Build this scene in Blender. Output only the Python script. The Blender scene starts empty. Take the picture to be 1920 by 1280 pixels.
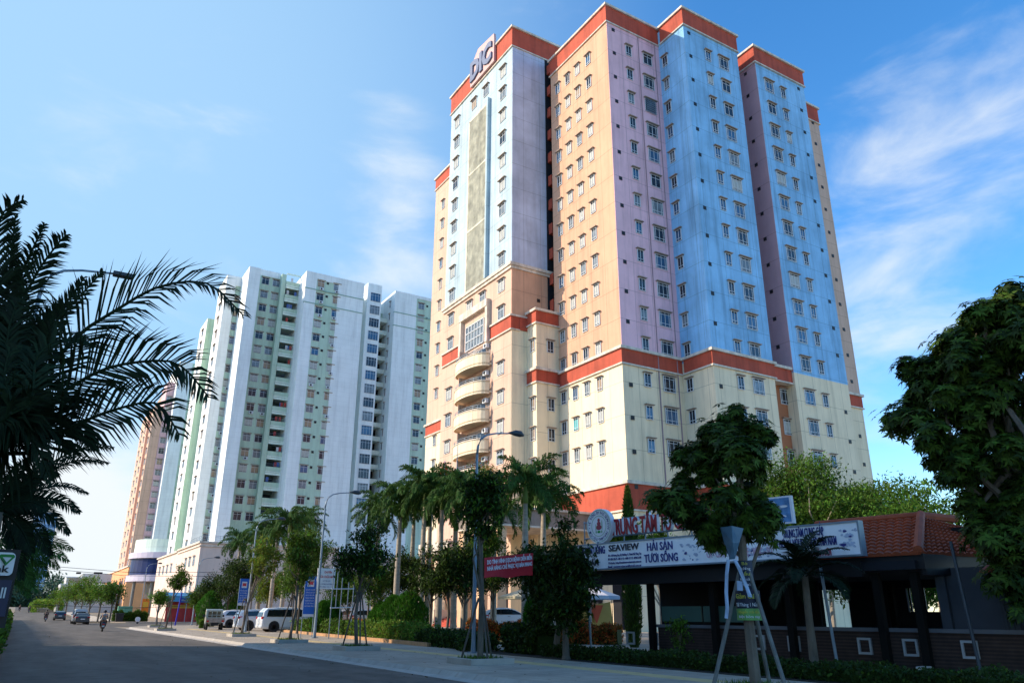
import bpy, math, random
import numpy as np
from mathutils import Vector, Matrix
R_ = random.Random(7)
NR = np.random.RandomState(5)
SC = bpy.context.scene
COL = SC.collection
rad = math.radians

# ------------------------------------------------------------------ camera
FPX = 1433.96
yaw, pitch, roll = rad(31.4248), rad(19.5427), rad(0.2044)
F = np.array([math.sin(yaw)*math.cos(pitch), math.cos(yaw)*math.cos(pitch), math.sin(pitch)])
r0 = np.array([math.cos(yaw), -math.sin(yaw), 0]); u0 = np.cross(r0, F)
RT = math.cos(roll)*r0 + math.sin(roll)*u0
UP = math.cos(roll)*u0 - math.sin(roll)*r0
CAMH = 1.6
cd = bpy.data.cameras.new('camera'); cam = bpy.data.objects.new('camera', cd); COL.objects.link(cam)
cd.sensor_width = 36; cd.lens = FPX/1920*36; cd.clip_end = 6000; cd.clip_start = .1
cam.matrix_world = Matrix(((RT[0], UP[0], -F[0], 0), (RT[1], UP[1], -F[1], 0), (RT[2], UP[2], -F[2], CAMH), (0, 0, 0, 1)))
SC.camera = cam
CP = np.array([0, 0, CAMH])
def ray(x, y): return (x-960)*RT + (640-y)*UP + FPX*F
def onz(x, y, z=0.): d = ray(x, y); return CP + (z-CAMH)/d[2]*d
def onx(x, y, X): d = ray(x, y); return CP + X/d[0]*d
def ony(x, y, Y): d = ray(x, y); return CP + Y/d[1]*d
def atd(x, y, D):
    d = ray(x, y); return CP + D/math.hypot(d[0], d[1])*d
def gxy(x, D):      # ground position in the direction of photo column x near the horizon, D metres away
    p = atd(x, 1150, D); return (p[0], p[1])

# ------------------------------------------------------------------ light
SUNV = Vector((-1, .54, .60)).normalized()
elev = math.asin(SUNV.z); az = math.atan2(SUNV.x, SUNV.y)      # clockwise from +Y
sd = bpy.data.lights.new('sun', 'SUN'); sd.energy = 2.6; sd.angle = rad(.5); sd.color = (1, .84, .64)
so = bpy.data.objects.new('sun', sd); COL.objects.link(so)
so.rotation_euler = SUNV.to_track_quat('Z', 'Y').to_euler()
SC.view_settings.view_transform = 'Standard'; SC.view_settings.look = 'None'
SC.view_settings.exposure = 1.15; SC.view_settings.gamma = 1
W = bpy.data.worlds.new('World'); SC.world = W; W.use_nodes = True
nt = W.node_tree; nt.nodes.clear()
def N(nt, t, **k):
    n = nt.nodes.new(t)
    for a, b in k.items():
        if a == 'inp':
            for i, v in b.items(): n.inputs[i].default_value = v
        else: setattr(n, a, b)
    return n
wo = N(nt, 'ShaderNodeOutputWorld'); bg = N(nt, 'ShaderNodeBackground'); bg.inputs[1].default_value = .15
sky = N(nt, 'ShaderNodeTexSky', sky_type='NISHITA', sun_disc=False)
sky.sun_elevation = elev; sky.sun_rotation = az; sky.air_density = 1.0; sky.dust_density = .5; sky.ozone_density = 3.0; sky.altitude = 0
hs = N(nt, 'ShaderNodeHueSaturation', inp={1: 1.28, 2: .94})
nt.links.new(sky.outputs[0], hs.inputs['Color'])
tc = N(nt, 'ShaderNodeTexCoord')
nrm = N(nt, 'ShaderNodeVectorMath', operation='NORMALIZE'); nt.links.new(tc.outputs['Generated'], nrm.inputs[0])
mp = N(nt, 'ShaderNodeMapping'); mp.inputs['Scale'].default_value = (1, 1, 2.6); mp.inputs['Rotation'].default_value = (0, .25, .4)
nt.links.new(nrm.outputs[0], mp.inputs[0])
noi = N(nt, 'ShaderNodeTexNoise', inp={'Scale': 5.0, 'Detail': 9.0, 'Roughness': .56, 'Distortion': .35}); nt.links.new(mp.outputs[0], noi.inputs['Vector'])
# patches of cloud: (photo x, y, angular tightness, amount)
acc = None
for (cx, cy, tight, amt) in [(1900, 170, 60, .155), (1790, 430, 60, .14), (1690, 610, 90, .17), (745, 275, 500, .28), (735, 405, 420, .18), (765, 530, 420, .36),
                             (170, 985, 150, .42), (120, 930, 400, .25), (60, 1050, 80, .3), (100, 260, 60, .12)]:
    d = ray(cx, cy); d = d/np.linalg.norm(d)
    dp = N(nt, 'ShaderNodeVectorMath', operation='DOT_PRODUCT'); nt.links.new(nrm.outputs[0], dp.inputs[0]); dp.inputs[1].default_value = tuple(d)
    m1 = N(nt, 'ShaderNodeMath', operation='SUBTRACT', inp={1: 1.0}); nt.links.new(dp.outputs['Value'], m1.inputs[0])
    m2 = N(nt, 'ShaderNodeMath', operation='MULTIPLY', inp={1: float(tight)}); nt.links.new(m1.outputs[0], m2.inputs[0])
    m3 = N(nt, 'ShaderNodeMath', operation='EXPONENT'); nt.links.new(m2.outputs[0], m3.inputs[0])
    m4 = N(nt, 'ShaderNodeMath', operation='MULTIPLY', inp={1: float(amt)}); nt.links.new(m3.outputs[0], m4.inputs[0])
    if acc is None: acc = m4
    else:
        a = N(nt, 'ShaderNodeMath', operation='ADD'); nt.links.new(acc.outputs[0], a.inputs[0]); nt.links.new(m4.outputs[0], a.inputs[1]); acc = a
ad = N(nt, 'ShaderNodeMath', operation='ADD'); nt.links.new(noi.outputs['Fac'], ad.inputs[0]); nt.links.new(acc.outputs[0], ad.inputs[1])
mr = N(nt, 'ShaderNodeMapRange', inp={1: .58, 2: 1.15, 3: 0.0, 4: 1.0}); mr.interpolation_type = 'SMOOTHSTEP'; nt.links.new(ad.outputs[0], mr.inputs[0])
# thin smooth veil on the sun's side of the sky
vd = ray(-250, 150); vd = vd/np.linalg.norm(vd)
v1 = N(nt, 'ShaderNodeVectorMath', operation='DOT_PRODUCT'); nt.links.new(nrm.outputs[0], v1.inputs[0]); v1.inputs[1].default_value = tuple(vd)
v2 = N(nt, 'ShaderNodeMapRange', inp={1: .60, 2: 1.0, 3: 0.0, 4: .85}); v2.interpolation_type = 'SMOOTHSTEP'; nt.links.new(v1.outputs['Value'], v2.inputs[0])
v3 = N(nt, 'ShaderNodeMix', data_type='RGBA'); nt.links.new(v2.outputs[0], v3.inputs[0]); nt.links.new(hs.outputs[0], v3.inputs[6]); v3.inputs[7].default_value = (1.38, 2.2, 3.0, 1)
mx = N(nt, 'ShaderNodeMix', data_type='RGBA'); nt.links.new(mr.outputs[0], mx.inputs[0]); nt.links.new(v3.outputs[2], mx.inputs[6]); mx.inputs[7].default_value = (2.75, 2.95, 3.1, 1)
nt.links.new(mx.outputs[2], bg.inputs[0]); nt.links.new(bg.outputs[0], wo.inputs[0])

# ------------------------------------------------------------------ materials
MATS = {}
def mat(name, col, rough=.8, var=.12, scale=1.0, stain=0., joint=None, spec=.35, bump=0., metal=0., transl=0., island=0., stretch=(1, 1, 1), coat=0., jd=.62, grid=None):
    """procedural: colour broken up by noise; stain = vertical run-off marks; joint = (dz, dxy, z offset, xy offset)"""
    if name in MATS: return MATS[name]
    m = bpy.data.materials.new(name); m.use_nodes = True; t = m.node_tree; b = t.nodes['Principled BSDF']; L = t.links.new
    b.inputs['Roughness'].default_value = rough; b.inputs['Specular IOR Level'].default_value = spec; b.inputs['Metallic'].default_value = metal
    b.inputs['Coat Weight'].default_value = coat
    g = N(t, 'ShaderNodeNewGeometry')
    mpg = N(t, 'ShaderNodeMapping'); mpg.inputs['Scale'].default_value = stretch; L(g.outputs['Position'], mpg.inputs[0])
    n1 = N(t, 'ShaderNodeTexNoise', inp={'Scale': scale, 'Detail': 6.0, 'Roughness': .62}); L(mpg.outputs[0], n1.inputs['Vector'])
    r1 = N(t, 'ShaderNodeMapRange', inp={1: .3, 2: .7, 3: 1-var, 4: 1+var}); L(n1.outputs['Fac'], r1.inputs[0])
    val = r1.outputs[0]
    def mul(a, bb):
        q = N(t, 'ShaderNodeMath', operation='MULTIPLY'); L(a, q.inputs[0]); L(bb, q.inputs[1]); return q.outputs[0]
    if island:
        r2 = N(t, 'ShaderNodeMapRange', inp={1: 0., 2: 1., 3: 1-island, 4: 1+island}); L(g.outputs['Random Per Island'], r2.inputs[0]); val = mul(val, r2.outputs[0])
    if stain:
        mp2 = N(t, 'ShaderNodeMapping'); mp2.inputs['Scale'].default_value = (1.3, 1.3, .09); L(g.outputs['Position'], mp2.inputs[0])
        n2 = N(t, 'ShaderNodeTexNoise', inp={'Scale': 1.0, 'Detail': 8.0, 'Roughness': .7}); L(mp2.outputs[0], n2.inputs['Vector'])
        r2 = N(t, 'ShaderNodeMapRange', inp={1: .46, 2: .70, 3: 1., 4: 1-stain}); L(n2.outputs['Fac'], r2.inputs[0]); val = mul(val, r2.outputs[0])
    if joint:
        dz, dxy, oz, oxy = joint
        sp = N(t, 'ShaderNodeSeparateXYZ'); L(g.outputs['Position'], sp.inputs[0])
        sm = N(t, 'ShaderNodeMath', operation='ADD'); L(sp.outputs[0], sm.inputs[0]); L(sp.outputs[1], sm.inputs[1])
        for src, d, o in ((sp.outputs[2], dz, oz), (sm.outputs[0], dxy, oxy)):
            if not d: continue
            a = N(t, 'ShaderNodeMath', operation='ADD', inp={1: o + 400.0*d}); L(src, a.inputs[0])
            f = N(t, 'ShaderNodeMath', operation='MODULO', inp={1: d}); L(a.outputs[0], f.inputs[0])
            c = N(t, 'ShaderNodeMath', operation='GREATER_THAN', inp={1: .05}); L(f.outputs[0], c.inputs[0])
            r3 = N(t, 'ShaderNodeMapRange', inp={1: 0., 2: 1., 3: jd, 4: 1.}); L(c.outputs[0], r3.inputs[0]); val = mul(val, r3.outputs[0])
    if grid:
        sp = N(t, 'ShaderNodeSeparateXYZ'); L(g.outputs['Position'], sp.inputs[0])
        for src in (sp.outputs[0], sp.outputs[1]):
            a = N(t, 'ShaderNodeMath', operation='ADD', inp={1: 400.0*grid}); L(src, a.inputs[0])
            f = N(t, 'ShaderNodeMath', operation='MODULO', inp={1: grid}); L(a.outputs[0], f.inputs[0])
            c = N(t, 'ShaderNodeMath', operation='GREATER_THAN', inp={1: .018}); L(f.outputs[0], c.inputs[0])
            r3 = N(t, 'ShaderNodeMapRange', inp={1: 0., 2: 1., 3: jd, 4: 1.}); L(c.outputs[0], r3.inputs[0]); val = mul(val, r3.outputs[0])
    vm = N(t, 'ShaderNodeVectorMath', operation='SCALE'); vm.inputs[0].default_value = col[:3]; L(val, vm.inputs['Scale'])
    if island:                                  # shift some islands to a yellower tone
        hsn = N(t, 'ShaderNodeHueSaturation'); rr = N(t, 'ShaderNodeMapRange', inp={1: 0., 2: 1., 3: .485, 4: .515}); L(g.outputs['Random Per Island'], rr.inputs[0])
        L(rr.outputs[0], hsn.inputs['Hue']); L(vm.outputs[0], hsn.inputs['Color']); out = hsn.outputs[0]
    else: out = vm.outputs[0]
    L(out, b.inputs['Base Color'])
    if bump:
        bn = N(t, 'ShaderNodeTexNoise', inp={'Scale': scale*9, 'Detail': 5.0}); L(mpg.outputs[0], bn.inputs['Vector'])
        bp = N(t, 'ShaderNodeBump', inp={'Strength': bump, 'Distance': .02}); L(bn.outputs['Fac'], bp.inputs['Height']); L(bp.outputs[0], b.inputs['Normal'])
    if transl:
        o = t.nodes['Material Output']; tr = N(t, 'ShaderNodeBsdfTranslucent'); L(out, tr.inputs[0])
        ms = N(t, 'ShaderNodeMixShader', inp={0: transl}); L(b.outputs[0], ms.inputs[1]); L(tr.outputs[0], ms.inputs[2]); L(ms.outputs[0], o.inputs[0])
    MATS[name] = m; return m
J = (3.2, 2.3, .2, .7)
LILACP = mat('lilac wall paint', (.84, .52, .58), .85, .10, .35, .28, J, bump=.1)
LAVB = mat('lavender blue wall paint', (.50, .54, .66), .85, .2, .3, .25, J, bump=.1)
PINK = mat('pink wall paint', (.66, .38, .245), .85, .07, .5, .22, J, bump=.1)
PALEPINK = mat('pale pink wall paint', (.66, .44, .33), .85, .06, .5, .18, J, bump=.1)
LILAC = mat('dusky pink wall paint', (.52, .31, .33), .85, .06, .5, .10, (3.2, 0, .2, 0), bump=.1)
ROSE = mat('rose wall paint', (.66, .44, .46), .85, .06, .5, .10, (3.2, 2.3, .2, .7), bump=.1)
BLUE = mat('light blue wall paint', (.26, .52, .78), .85, .20, .25, .36, J, bump=.1)
PALEBLUE = mat('pale blue wall paint', (.44, .56, .62), .85, .12, .3, .28, J, bump=.1)
CREAM = mat('cream wall paint', (.86, .71, .49), .85, .07, .4, .22, J, bump=.1)
BROWNW = mat('terracotta wall paint', (.42, .16, .075), .85, .08, .5, .1)
RED = mat('red band paint', (.48, .085, .045), .8, .18, .5, .34)
LEDGE = mat('weathered ledge', (.68, .60, .50), .9, .22, 1.2, .35)
GWHITE = mat('white wall paint', (.83, .86, .84), .85, .06, .3, .18, (1.07, 0, 0, 0), jd=.88)
GGREEN = mat('mint wall paint', (.50, .64, .50), .85, .06, .4, .26, (3.2, 0, .2, 0), jd=.85)
GPALE = mat('pale mint wall paint', (.72, .83, .72), .85, .06, .4, .2, (3.2, 0, .2, 0))
ORANGEW = mat('orange wall paint', (.78, .38, .18), .85, .07, .4, .1)
ROSEP = mat('pink podium paint', (.74, .58, .49), .85, .06, .4, .22)
LAV = mat('lavender paint', (.60, .53, .62), .7, .05)
DARK = mat('dark surface and recess shade', (.012, .013, .018), .9, .1)  # near black; also paints recess shade where no opening is cut
FRAME = mat('white window frame', (.62, .64, .66), .5, .05)
HOOD = mat('concrete hood', (.36, .28, .22), .9, .25, 2.0)
GLASS = [mat('dark window glass', (.012, .02, .035), .12, .3, .7, spec=.6), mat('blue window glass', (.03, .10, .20), .10, .3, .6, spec=.7),
         mat('curtained window', (.42, .42, .38), .3, .3, 2.5, spec=.4, stretch=(5, 5, .6)), mat('grey window glass', (.17, .20, .22), .15, .4, 1.5, spec=.6),
         mat('warm curtained window', (.34, .24, .15), .3, .3, 2.5, spec=.4, stretch=(5, 5, .6)), mat('cyan window film', (.12, .48, .50), .2, .2, spec=.5)]  # curtained and grey tones also stand in for sunlit panes
ASPH = mat('asphalt', (.105, .09, .076), .85, .40, 1.0, .45, bump=.5, stretch=(.6, .10, 1))
CONC = mat('concrete kerb', (.42, .38, .33), .9, .15, 2., bump=.2)
METAL = mat('painted steel', (.22, .28, .34), .5, .15, 1., metal=.3)
DMETAL = mat('dark steel', (.05, .06, .075), .5, .2, metal=.3)
RUBBER = mat('rubber', (.02, .02, .021), .8, .2)
WOODP = mat('weathered timber pole', (.10, .085, .07), .9, .3, 5., bump=.5)
BARK = mat('bark', (.14, .115, .09), .95, .35, 4., bump=.7, stretch=(1, 1, .4))
PBARK = mat('palm bark', (.34, .29, .23), .9, .25, 1.5, bump=.4, stretch=(1, 1, 5))
GREY = mat('grey stone', (.25, .24, .22), .9, .25, 2, bump=.4)
BLACK = mat('black paint', (.012, .012, .014), .5, .1)
def leafmat(name, c, tr=.28): return mat(name, c, .65, .25, .6, spec=.14, transl=tr, island=.42)
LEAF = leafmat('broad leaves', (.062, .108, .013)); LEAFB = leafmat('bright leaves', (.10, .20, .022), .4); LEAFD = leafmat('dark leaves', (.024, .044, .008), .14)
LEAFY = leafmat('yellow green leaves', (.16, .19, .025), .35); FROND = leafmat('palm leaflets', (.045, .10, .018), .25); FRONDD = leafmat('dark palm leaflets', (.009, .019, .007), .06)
FLOWER = leafmat('orange red flowers', (.42, .09, .02), .2); GRASS = leafmat('grass blades', (.09, .15, .02), .3)

# ------------------------------------------------------------------ mesh helpers
class MB:
    def __init__(s): s.v = []; s.f = []; s.m = []; s.mats = []
    def mi(s, m):
        if m not in s.mats: s.mats.append(m)
        return s.mats.index(m)
    def add(s, v, f, m):
        o = len(s.v); s.v.extend([tuple(p) for p in v]); k = s.mi(m)
        for q in f: s.f.append(tuple(i+o for i in q)); s.m.append(k)
        return s
    def box(s, x0, x1, y0, y1, z0, z1, m):
        return s.add([(x0, y0, z0), (x1, y0, z0), (x1, y1, z0), (x0, y1, z0), (x0, y0, z1), (x1, y0, z1), (x1, y1, z1), (x0, y1, z1)],
                     [(0, 3, 2, 1), (4, 5, 6, 7), (0, 1, 5, 4), (1, 2, 6, 5), (2, 3, 7, 6), (3, 0, 4, 7)], m)
    def prism(s, poly, z0, z1, m):      # vertical extrusion of an xy polygon (ccw)
        n = len(poly)
        return s.add([(x, y, z0) for x, y in poly]+[(x, y, z1) for x, y in poly],
                     [tuple(range(n))[::-1], tuple(range(n, 2*n))]+[(i, (i+1) % n, n+(i+1) % n, n+i) for i in range(n)], m)
    def slab(s, prof, y0, y1, m, taper=None):      # extrude an xz profile along y
        n = len(prof)
        return s.add([(x, y0, z) for x, z in prof]+[(x, y1, z) for x, z in prof],
                     [tuple(range(n)), tuple(range(n, 2*n))[::-1]]+[((i+1) % n, i, n+i, n+(i+1) % n) for i in range(n)], m)
    def tube(s, pts, rs, m, n=8, cap=True):
        pts = [np.array(p, float) for p in pts]; rings = []; o = len(s.v); k = s.mi(m)
        if not hasattr(rs, '__len__'): rs = [rs]*len(pts)
        for i, p in enumerate(pts):
            d = pts[min(i+1, len(pts)-1)]-pts[max(i-1, 0)]; d = d/(np.linalg.norm(d)+1e-9)
            a = np.cross(d, (0, 0, 1)) if abs(d[2]) < .95 else np.cross(d, (1, 0, 0)); a /= np.linalg.norm(a); b = np.cross(d, a)
            for j in range(n):
                t = 2*math.pi*j/n; s.v.append(tuple(p+rs[i]*(a*math.cos(t)+b*math.sin(t))))
        for i in range(len(pts)-1):
            for j in range(n):
                s.f.append((o+i*n+j, o+i*n+(j+1) % n, o+(i+1)*n+(j+1) % n, o+(i+1)*n+j)); s.m.append(k)
        if cap:
            s.f.append(tuple(o+j for j in range(n))[::-1]); s.m.append(k)
            e = o+(len(pts)-1)*n; s.f.append(tuple(e+j for j in range(n))); s.m.append(k)
        return s
    def disc(s, c, r, ax, w, m, n=20):  # short cylinder along axis ax ('x','y','z') centred at c
        d = {'x': (1, 0, 0), 'y': (0, 1, 0), 'z': (0, 0, 1)}[ax]; c = np.array(c, float); d = np.array(d)*w/2
        return s.tube([c-d, c+d], r, m, n)
    def lathe(s, c, prof, m, n=20):
        o = len(s.v); k = s.mi(m)
        for r, z in prof:
            for j in range(n): t = 2*math.pi*j/n; s.v.append((c[0]+r*math.cos(t), c[1]+r*math.sin(t), c[2]+z))
        for i in range(len(prof)-1):
            for j in range(n): s.f.append((o+i*n+j, o+i*n+(j+1) % n, o+(i+1)*n+(j+1) % n, o+(i+1)*n+j)); s.m.append(k)
        return s
    def merge(s, other, loc, rz):
        c, q = math.cos(rz), math.sin(rz); o = len(s.v)
        s.v.extend([(loc[0]+x*c-y*q, loc[1]+x*q+y*c, loc[2]+z) for x, y, z in other.v]); mm = [s.mi(m) for m in other.mats]
        s.f.extend([tuple(i+o for i in f) for f in other.f]); s.m.extend([mm[i] for i in other.m]); return s
    def mesh(s, name, off=(0, 0, 0)):
        me = bpy.data.meshes.new(name); me.from_pydata([(x-off[0], y-off[1], z-off[2]) for x, y, z in s.v], [], s.f)
        for m in s.mats: me.materials.append(m)
        me.polygons.foreach_set('material_index', s.m); me.update(); return me
    def build(s, name, parent=None, kind=None, bevel=0, smooth=False, world=True, label=None):
        off = tuple(parent.location) if (parent is not None and world) else (0, 0, 0)
        o = bpy.data.objects.new(name, s.mesh(name, off)); COL.objects.link(o)
        if parent is not None: o.parent = parent
        if kind: o['kind'] = kind
        if label: o['label'] = label
        if bevel:
            b = o.modifiers.new('b', 'BEVEL'); b.width = bevel; b.segments = 2; b.limit_method = 'ANGLE'
        if smooth:
            o.data.polygons.foreach_set('use_smooth', [True]*len(o.data.polygons))
        return o
def tag(o, label, cat, group=None, kind=None):
    if label: o['label'] = label
    if cat: o['category'] = cat
    if group: o['group'] = group
    if kind: o['kind'] = kind
    return o
def thing(name, loc, label, cat, group=None, rz=0):
    o = bpy.data.objects.new(name, None); COL.objects.link(o); o.location = loc; o.rotation_euler = (0, 0, rz); o.empty_display_size = .3
    return tag(o, label, cat, group)
def copy_thing(root, loc, rz=None, label=None, group=None, scale=None):
    r = root.copy(); COL.objects.link(r); r.location = loc
    if rz is not None: r.rotation_euler = (0, 0, rz)
    if label: r['label'] = label
    if group: r['group'] = group
    if scale: r.scale = scale if hasattr(scale, '__len__') else (scale,)*3
    for ch in list(root.children):
        c = ch.copy(); COL.objects.link(c); c.parent = r
        for g in list(ch.children):
            d = g.copy(); COL.objects.link(d); d.parent = c
    return r
def inst(me, name, parent, loc, rz=0):
    o = bpy.data.objects.new(name, me); COL.objects.link(o); o.parent = parent
    o.location = Vector(loc)-parent.location; o.rotation_euler = (0, 0, rz); return o
def text_mesh(s, h, m, extr=.01, width=None, bold=0., font=None):
    """letters in the xz plane facing -y, left edge at 0, baseline 0; h = capital height"""
    c = bpy.data.curves.new('t', 'FONT'); c.body = s; c.size = h/.70; c.extrude = extr; c.offset = bold*h; c.resolution_u = 2
    o = bpy.data.objects.new('t', c); COL.objects.link(o)
    dg = bpy.context.evaluated_depsgraph_get(); me = bpy.data.meshes.new_from_object(o.evaluated_get(dg))
    bpy.data.objects.remove(o); bpy.data.curves.remove(c)
    v = np.array([p.co[:] for p in me.vertices]); f = [tuple(p.vertices) for p in me.polygons]; bpy.data.meshes.remove(me)
    b = MB()
    if len(v) == 0: return b
    x0, x1 = v[:, 0].min(), v[:, 0].max(); sx = (width/(x1-x0)) if width else 1
    b.add([((x-x0)*sx, -z, y) for x, y, z in v], f, m); return b

# ------------------------------------------------------------------ windows
def win_frame(w, h, mull=(.5,), trans=(.72,), hood=True, t=.06, grille=False):
    b = MB(); x0, x1 = -w/2, w/2; z0, z1 = -h/2, h/2; y0, y1 = -.09, .0
    b.box(x0-t, x0, y0, y1, z0-t, z1+t, FRAME).box(x1, x1+t, y0, y1, z0-t, z1+t, FRAME).box(x0, x1, y0, y1, z0-t, z0, FRAME).box(x0, x1, y0, y1, z1, z1+t, FRAME)
    for q in mull: b.box(x0+q*w-t*.35, x0+q*w+t*.35, y0+.015, y1, z0, z1, FRAME)
    for q in trans: b.box(x0, x1, y0+.02, y1, z0+q*h-t*.35, z0+q*h+t*.35, FRAME)
    b.box(x0+.01, x1-.01, -.052, -.045, z1-.15, z1-.005, DARK).box(x0+.01, x1-.01, -.052, -.045, z0+.005, z0+.1, DARK)  # dark strips paint the shade of a recess at pane top and bottom
    if grille:
        for i in range(1, 9): b.box(x0+w*i/9-.02, x0+w*i/9+.02, -.16, -.12, z0-.1, z1+.1, METAL)
        for i in range(0, 7): b.box(x0-.1, x1+.1, -.17, -.13, z0+h*i/6-.02, z0+h*i/6+.02, METAL)
    if hood: b.box(x0-.2, x1+.2, -.3, .0, z1+.10, z1+.18, HOOD)
    return b
def win_pane(w, h, m): return MB().box(-w/2, w/2, -.04, -.005, -h/2, h/2, m)
KINDS = {'narrow': dict(w=.70, h=1.25, trans=(.22,)), 'wide': dict(w=1.42, h=1.5, mull=(.13, .5, .87), trans=(.2, .85)),
         'grille': dict(w=1.5, h=1.6, mull=(.5,), trans=(), grille=True), 'plain': dict(w=1.2, h=1.35, trans=(.75,)),
         'stair': dict(w=2.3, h=2.05, mull=(.2, .5, .8), trans=(.72,), hood=False), 'pair': dict(w=1.9, h=1.5, mull=(.47, .53), trans=()),
         'gwin': dict(w=1.45, h=1.5, mull=(.5,), trans=(.74,)), 'slim': dict(w=.5, h=1.4, mull=(), trans=())}
_wc = {}
def winmesh(kind, gi, what):
    k = (kind, gi if what != 'f' else 0, what)
    if k not in _wc:
        a = dict(KINDS[kind]); w, h = a['w'], a['h']
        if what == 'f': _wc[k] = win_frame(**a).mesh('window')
        elif what == 'p': _wc[k] = win_pane(w, h, GLASS[gi]).mesh('pane')
        else:
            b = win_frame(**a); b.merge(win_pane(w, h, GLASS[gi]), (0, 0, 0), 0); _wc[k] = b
    return _wc[k]
def put_windows(root, wl, limit=100):
    """wl: (x, y, z, rz, kind, glass). The hundred that show largest are parts with a pane each, the rest one part."""
    def size(w):
        p = np.array(w[:3])-CP; n = np.array([math.sin(w[3]), -math.cos(w[3]), 0]); d = np.linalg.norm(p)
        v = p@F; X = 960+FPX*(p@RT)/v; Y = 640-FPX*(p@UP)/v
        return KINDS[w[4]]['w']*abs(p@n)/d**3*(1 if (0 < X < 1920 and 0 < Y < 1150) else .01)
    wl = sorted(wl, key=size, reverse=True)
    for (x, y, z, rz, k, g) in wl[:limit]:
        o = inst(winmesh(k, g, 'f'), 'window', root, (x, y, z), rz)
        p = bpy.data.objects.new('pane', winmesh(k, g, 'p')); COL.objects.link(p); p.parent = o
    if wl[limit:]:
        b = MB()
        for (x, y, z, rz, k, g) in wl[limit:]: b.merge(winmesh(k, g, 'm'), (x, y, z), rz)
        b.build('upper_windows', root, kind='stuff')
RX = -math.pi/2      # rotation of things on walls that face the road (-x)
def gl(p): return R_.choices(range(6), p)[0]

# ------------------------------------------------------------------ pink and blue tower
T = thing('apartment_tower', (45, 53.6, 0), 'tall pink and light blue apartment tower with dark red bands, nearest and tallest building', 'building')
b = MB()
def blk(x0, x1, y0, y1, zs):      # zs: [(z, material up from here)..., ztop]
    for i in range(len(zs)-1): b.box(x0, x1, y0, y1, zs[i][0], zs[i+1][0], zs[i][1])
WX = 40.1
blk(45, 66, 53.55, 64.65, [(0, CREAM), (25.2, PINK), (66.3, 0)])
blk(52.7, 61.3, 49.37, 53.54, [(0, CREAM), (25.2, BLUE), (66.3, 0)])
blk(64.4, 73.2, 49.37, 53.54, [(0, CREAM), (25.2, BLUE), (66.3, 0)])
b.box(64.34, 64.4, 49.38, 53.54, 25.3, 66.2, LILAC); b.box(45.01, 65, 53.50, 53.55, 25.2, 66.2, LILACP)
b.box(44.85, 46.6, 65.68, 65.74, 32.4, 67.6, DARK); b.box(WX+.02, 44.85, 65.74, 65.8, 38.3, 70, LAVB)  # dark sheet in the tone of deep shade stands in for the slot
b.box(52.78, 61.3, 53.545, 54, 66.3, 66.5, RED)
b.box(73.2, 78.85, 51.8, 56, 0, 24.5, CREAM); b.box(73.2, 78.85, 51.8, 56, 24.5, 64.3, PALEPINK)
b.box(61.3, 64.34, 50.6, 53.54, 0, 25.2, BROWNW)
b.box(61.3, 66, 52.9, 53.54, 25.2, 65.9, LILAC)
blk(WX, 48, 65.8, 82.2, [(0, PALEPINK), (38.2, PALEBLUE), (70.3, 0)])
b.box(WX+.02, 45.9, 65.74, 65.8, 0, 30.4, CREAM); b.box(WX+.02, 44.85, 65.74, 65.8, 31.9, 37.9, PINK)
blk(43.1, 50, 82.2, 92.75, [(0, CREAM), (24.5, PALEPINK), (63.5, 0)])
blk(42.1, 45.0, 63.95, 65.8, [(0, CREAM), (32.2, 0)]) 
b.box(48, 78, 56, 90, 0, 64, ROSE)
b.box(46.6, 48, 64.65, 65.8, 0, 66, DARK)  # back of the slot, coloured as deep shade
b.build('wall', T)
b = MB()
for k in range(11): b.box(45.1, 46.4, 65.0, 65.66, 33.4+3.2*k, 34.7+3.2*k, RED)
b.build('service_balcony', T, kind='stuff')
# red bands (each stands 8 cm proud) and white ledges along their edges
def band(nm, x0, x1, y0, y1, z0, z1, cap=.28, lo=.16):
    q = MB(); q.box(x0-.08, x1+.08, y0-.08, y1+.08, z0, z1, RED)
    q.box(x0-.28, x1+.28, y0-.28, y1+.28, z1, z1+cap, LEDGE); q.box(x0-.18, x1+.18, y0-.18, y1+.18, z0-lo, z0, LEDGE); q.build(nm, T)
band('roof_band', 45, 66, 53.55, 64.65, 64.45, 66.6); band('roof_band', 52.7, 61.3, 49.37, 53.0, 64.47, 66.58); band('roof_band', 64.36, 73.2, 49.37, 53.0, 64.4, 66.5)
band('roof_band', WX, 48, 65.8, 82.2, 67.8, 70.5); band('roof_band', 43.1, 50, 82.6, 92.75, 61.9, 63.6); band('roof_band', 73.6, 78.85, 51.8, 56, 62.4, 64.6)
band('middle_band', 45, 66, 53.55, 65, 24.1, 25.5); band('middle_band', 52.7, 61.3, 49.37, 53.1, 24.12, 25.48); band('middle_band', 61.7, 73.2, 49.72, 53.1, 24.08, 25.45)
band('middle_band', 73.6, 78.85, 51.8, 56, 23.9, 25.2); band('middle_band', 43.1, 45, 82.6, 92.75, 24.0, 25.3); band('middle_band', 42.1, 44.9, 63.95, 65.7, 24.4, 25.65)
band('middle_band', 42.1, 44.9, 63.95, 65.7, 31.0, 32.3)
band('base_band', 45, 66, 53.55, 65, 10.4, 12.65); band('base_band', 52.7, 61.3, 49.37, 53.1, 10.42, 12.63); band('base_band', 64.4, 73.2, 49.37, 53.1, 10.42, 12.63)
q = MB(); q.box(WX-.08, WX+1, 65.72, 71.0, 30.45, 31.9, RED).box(WX-.25, WX+1, 65.6, 71.0, 31.9, 32.1, LEDGE).box(WX-.2, WX+1, 65.6, 71, 30.3, 30.45, LEDGE)
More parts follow.
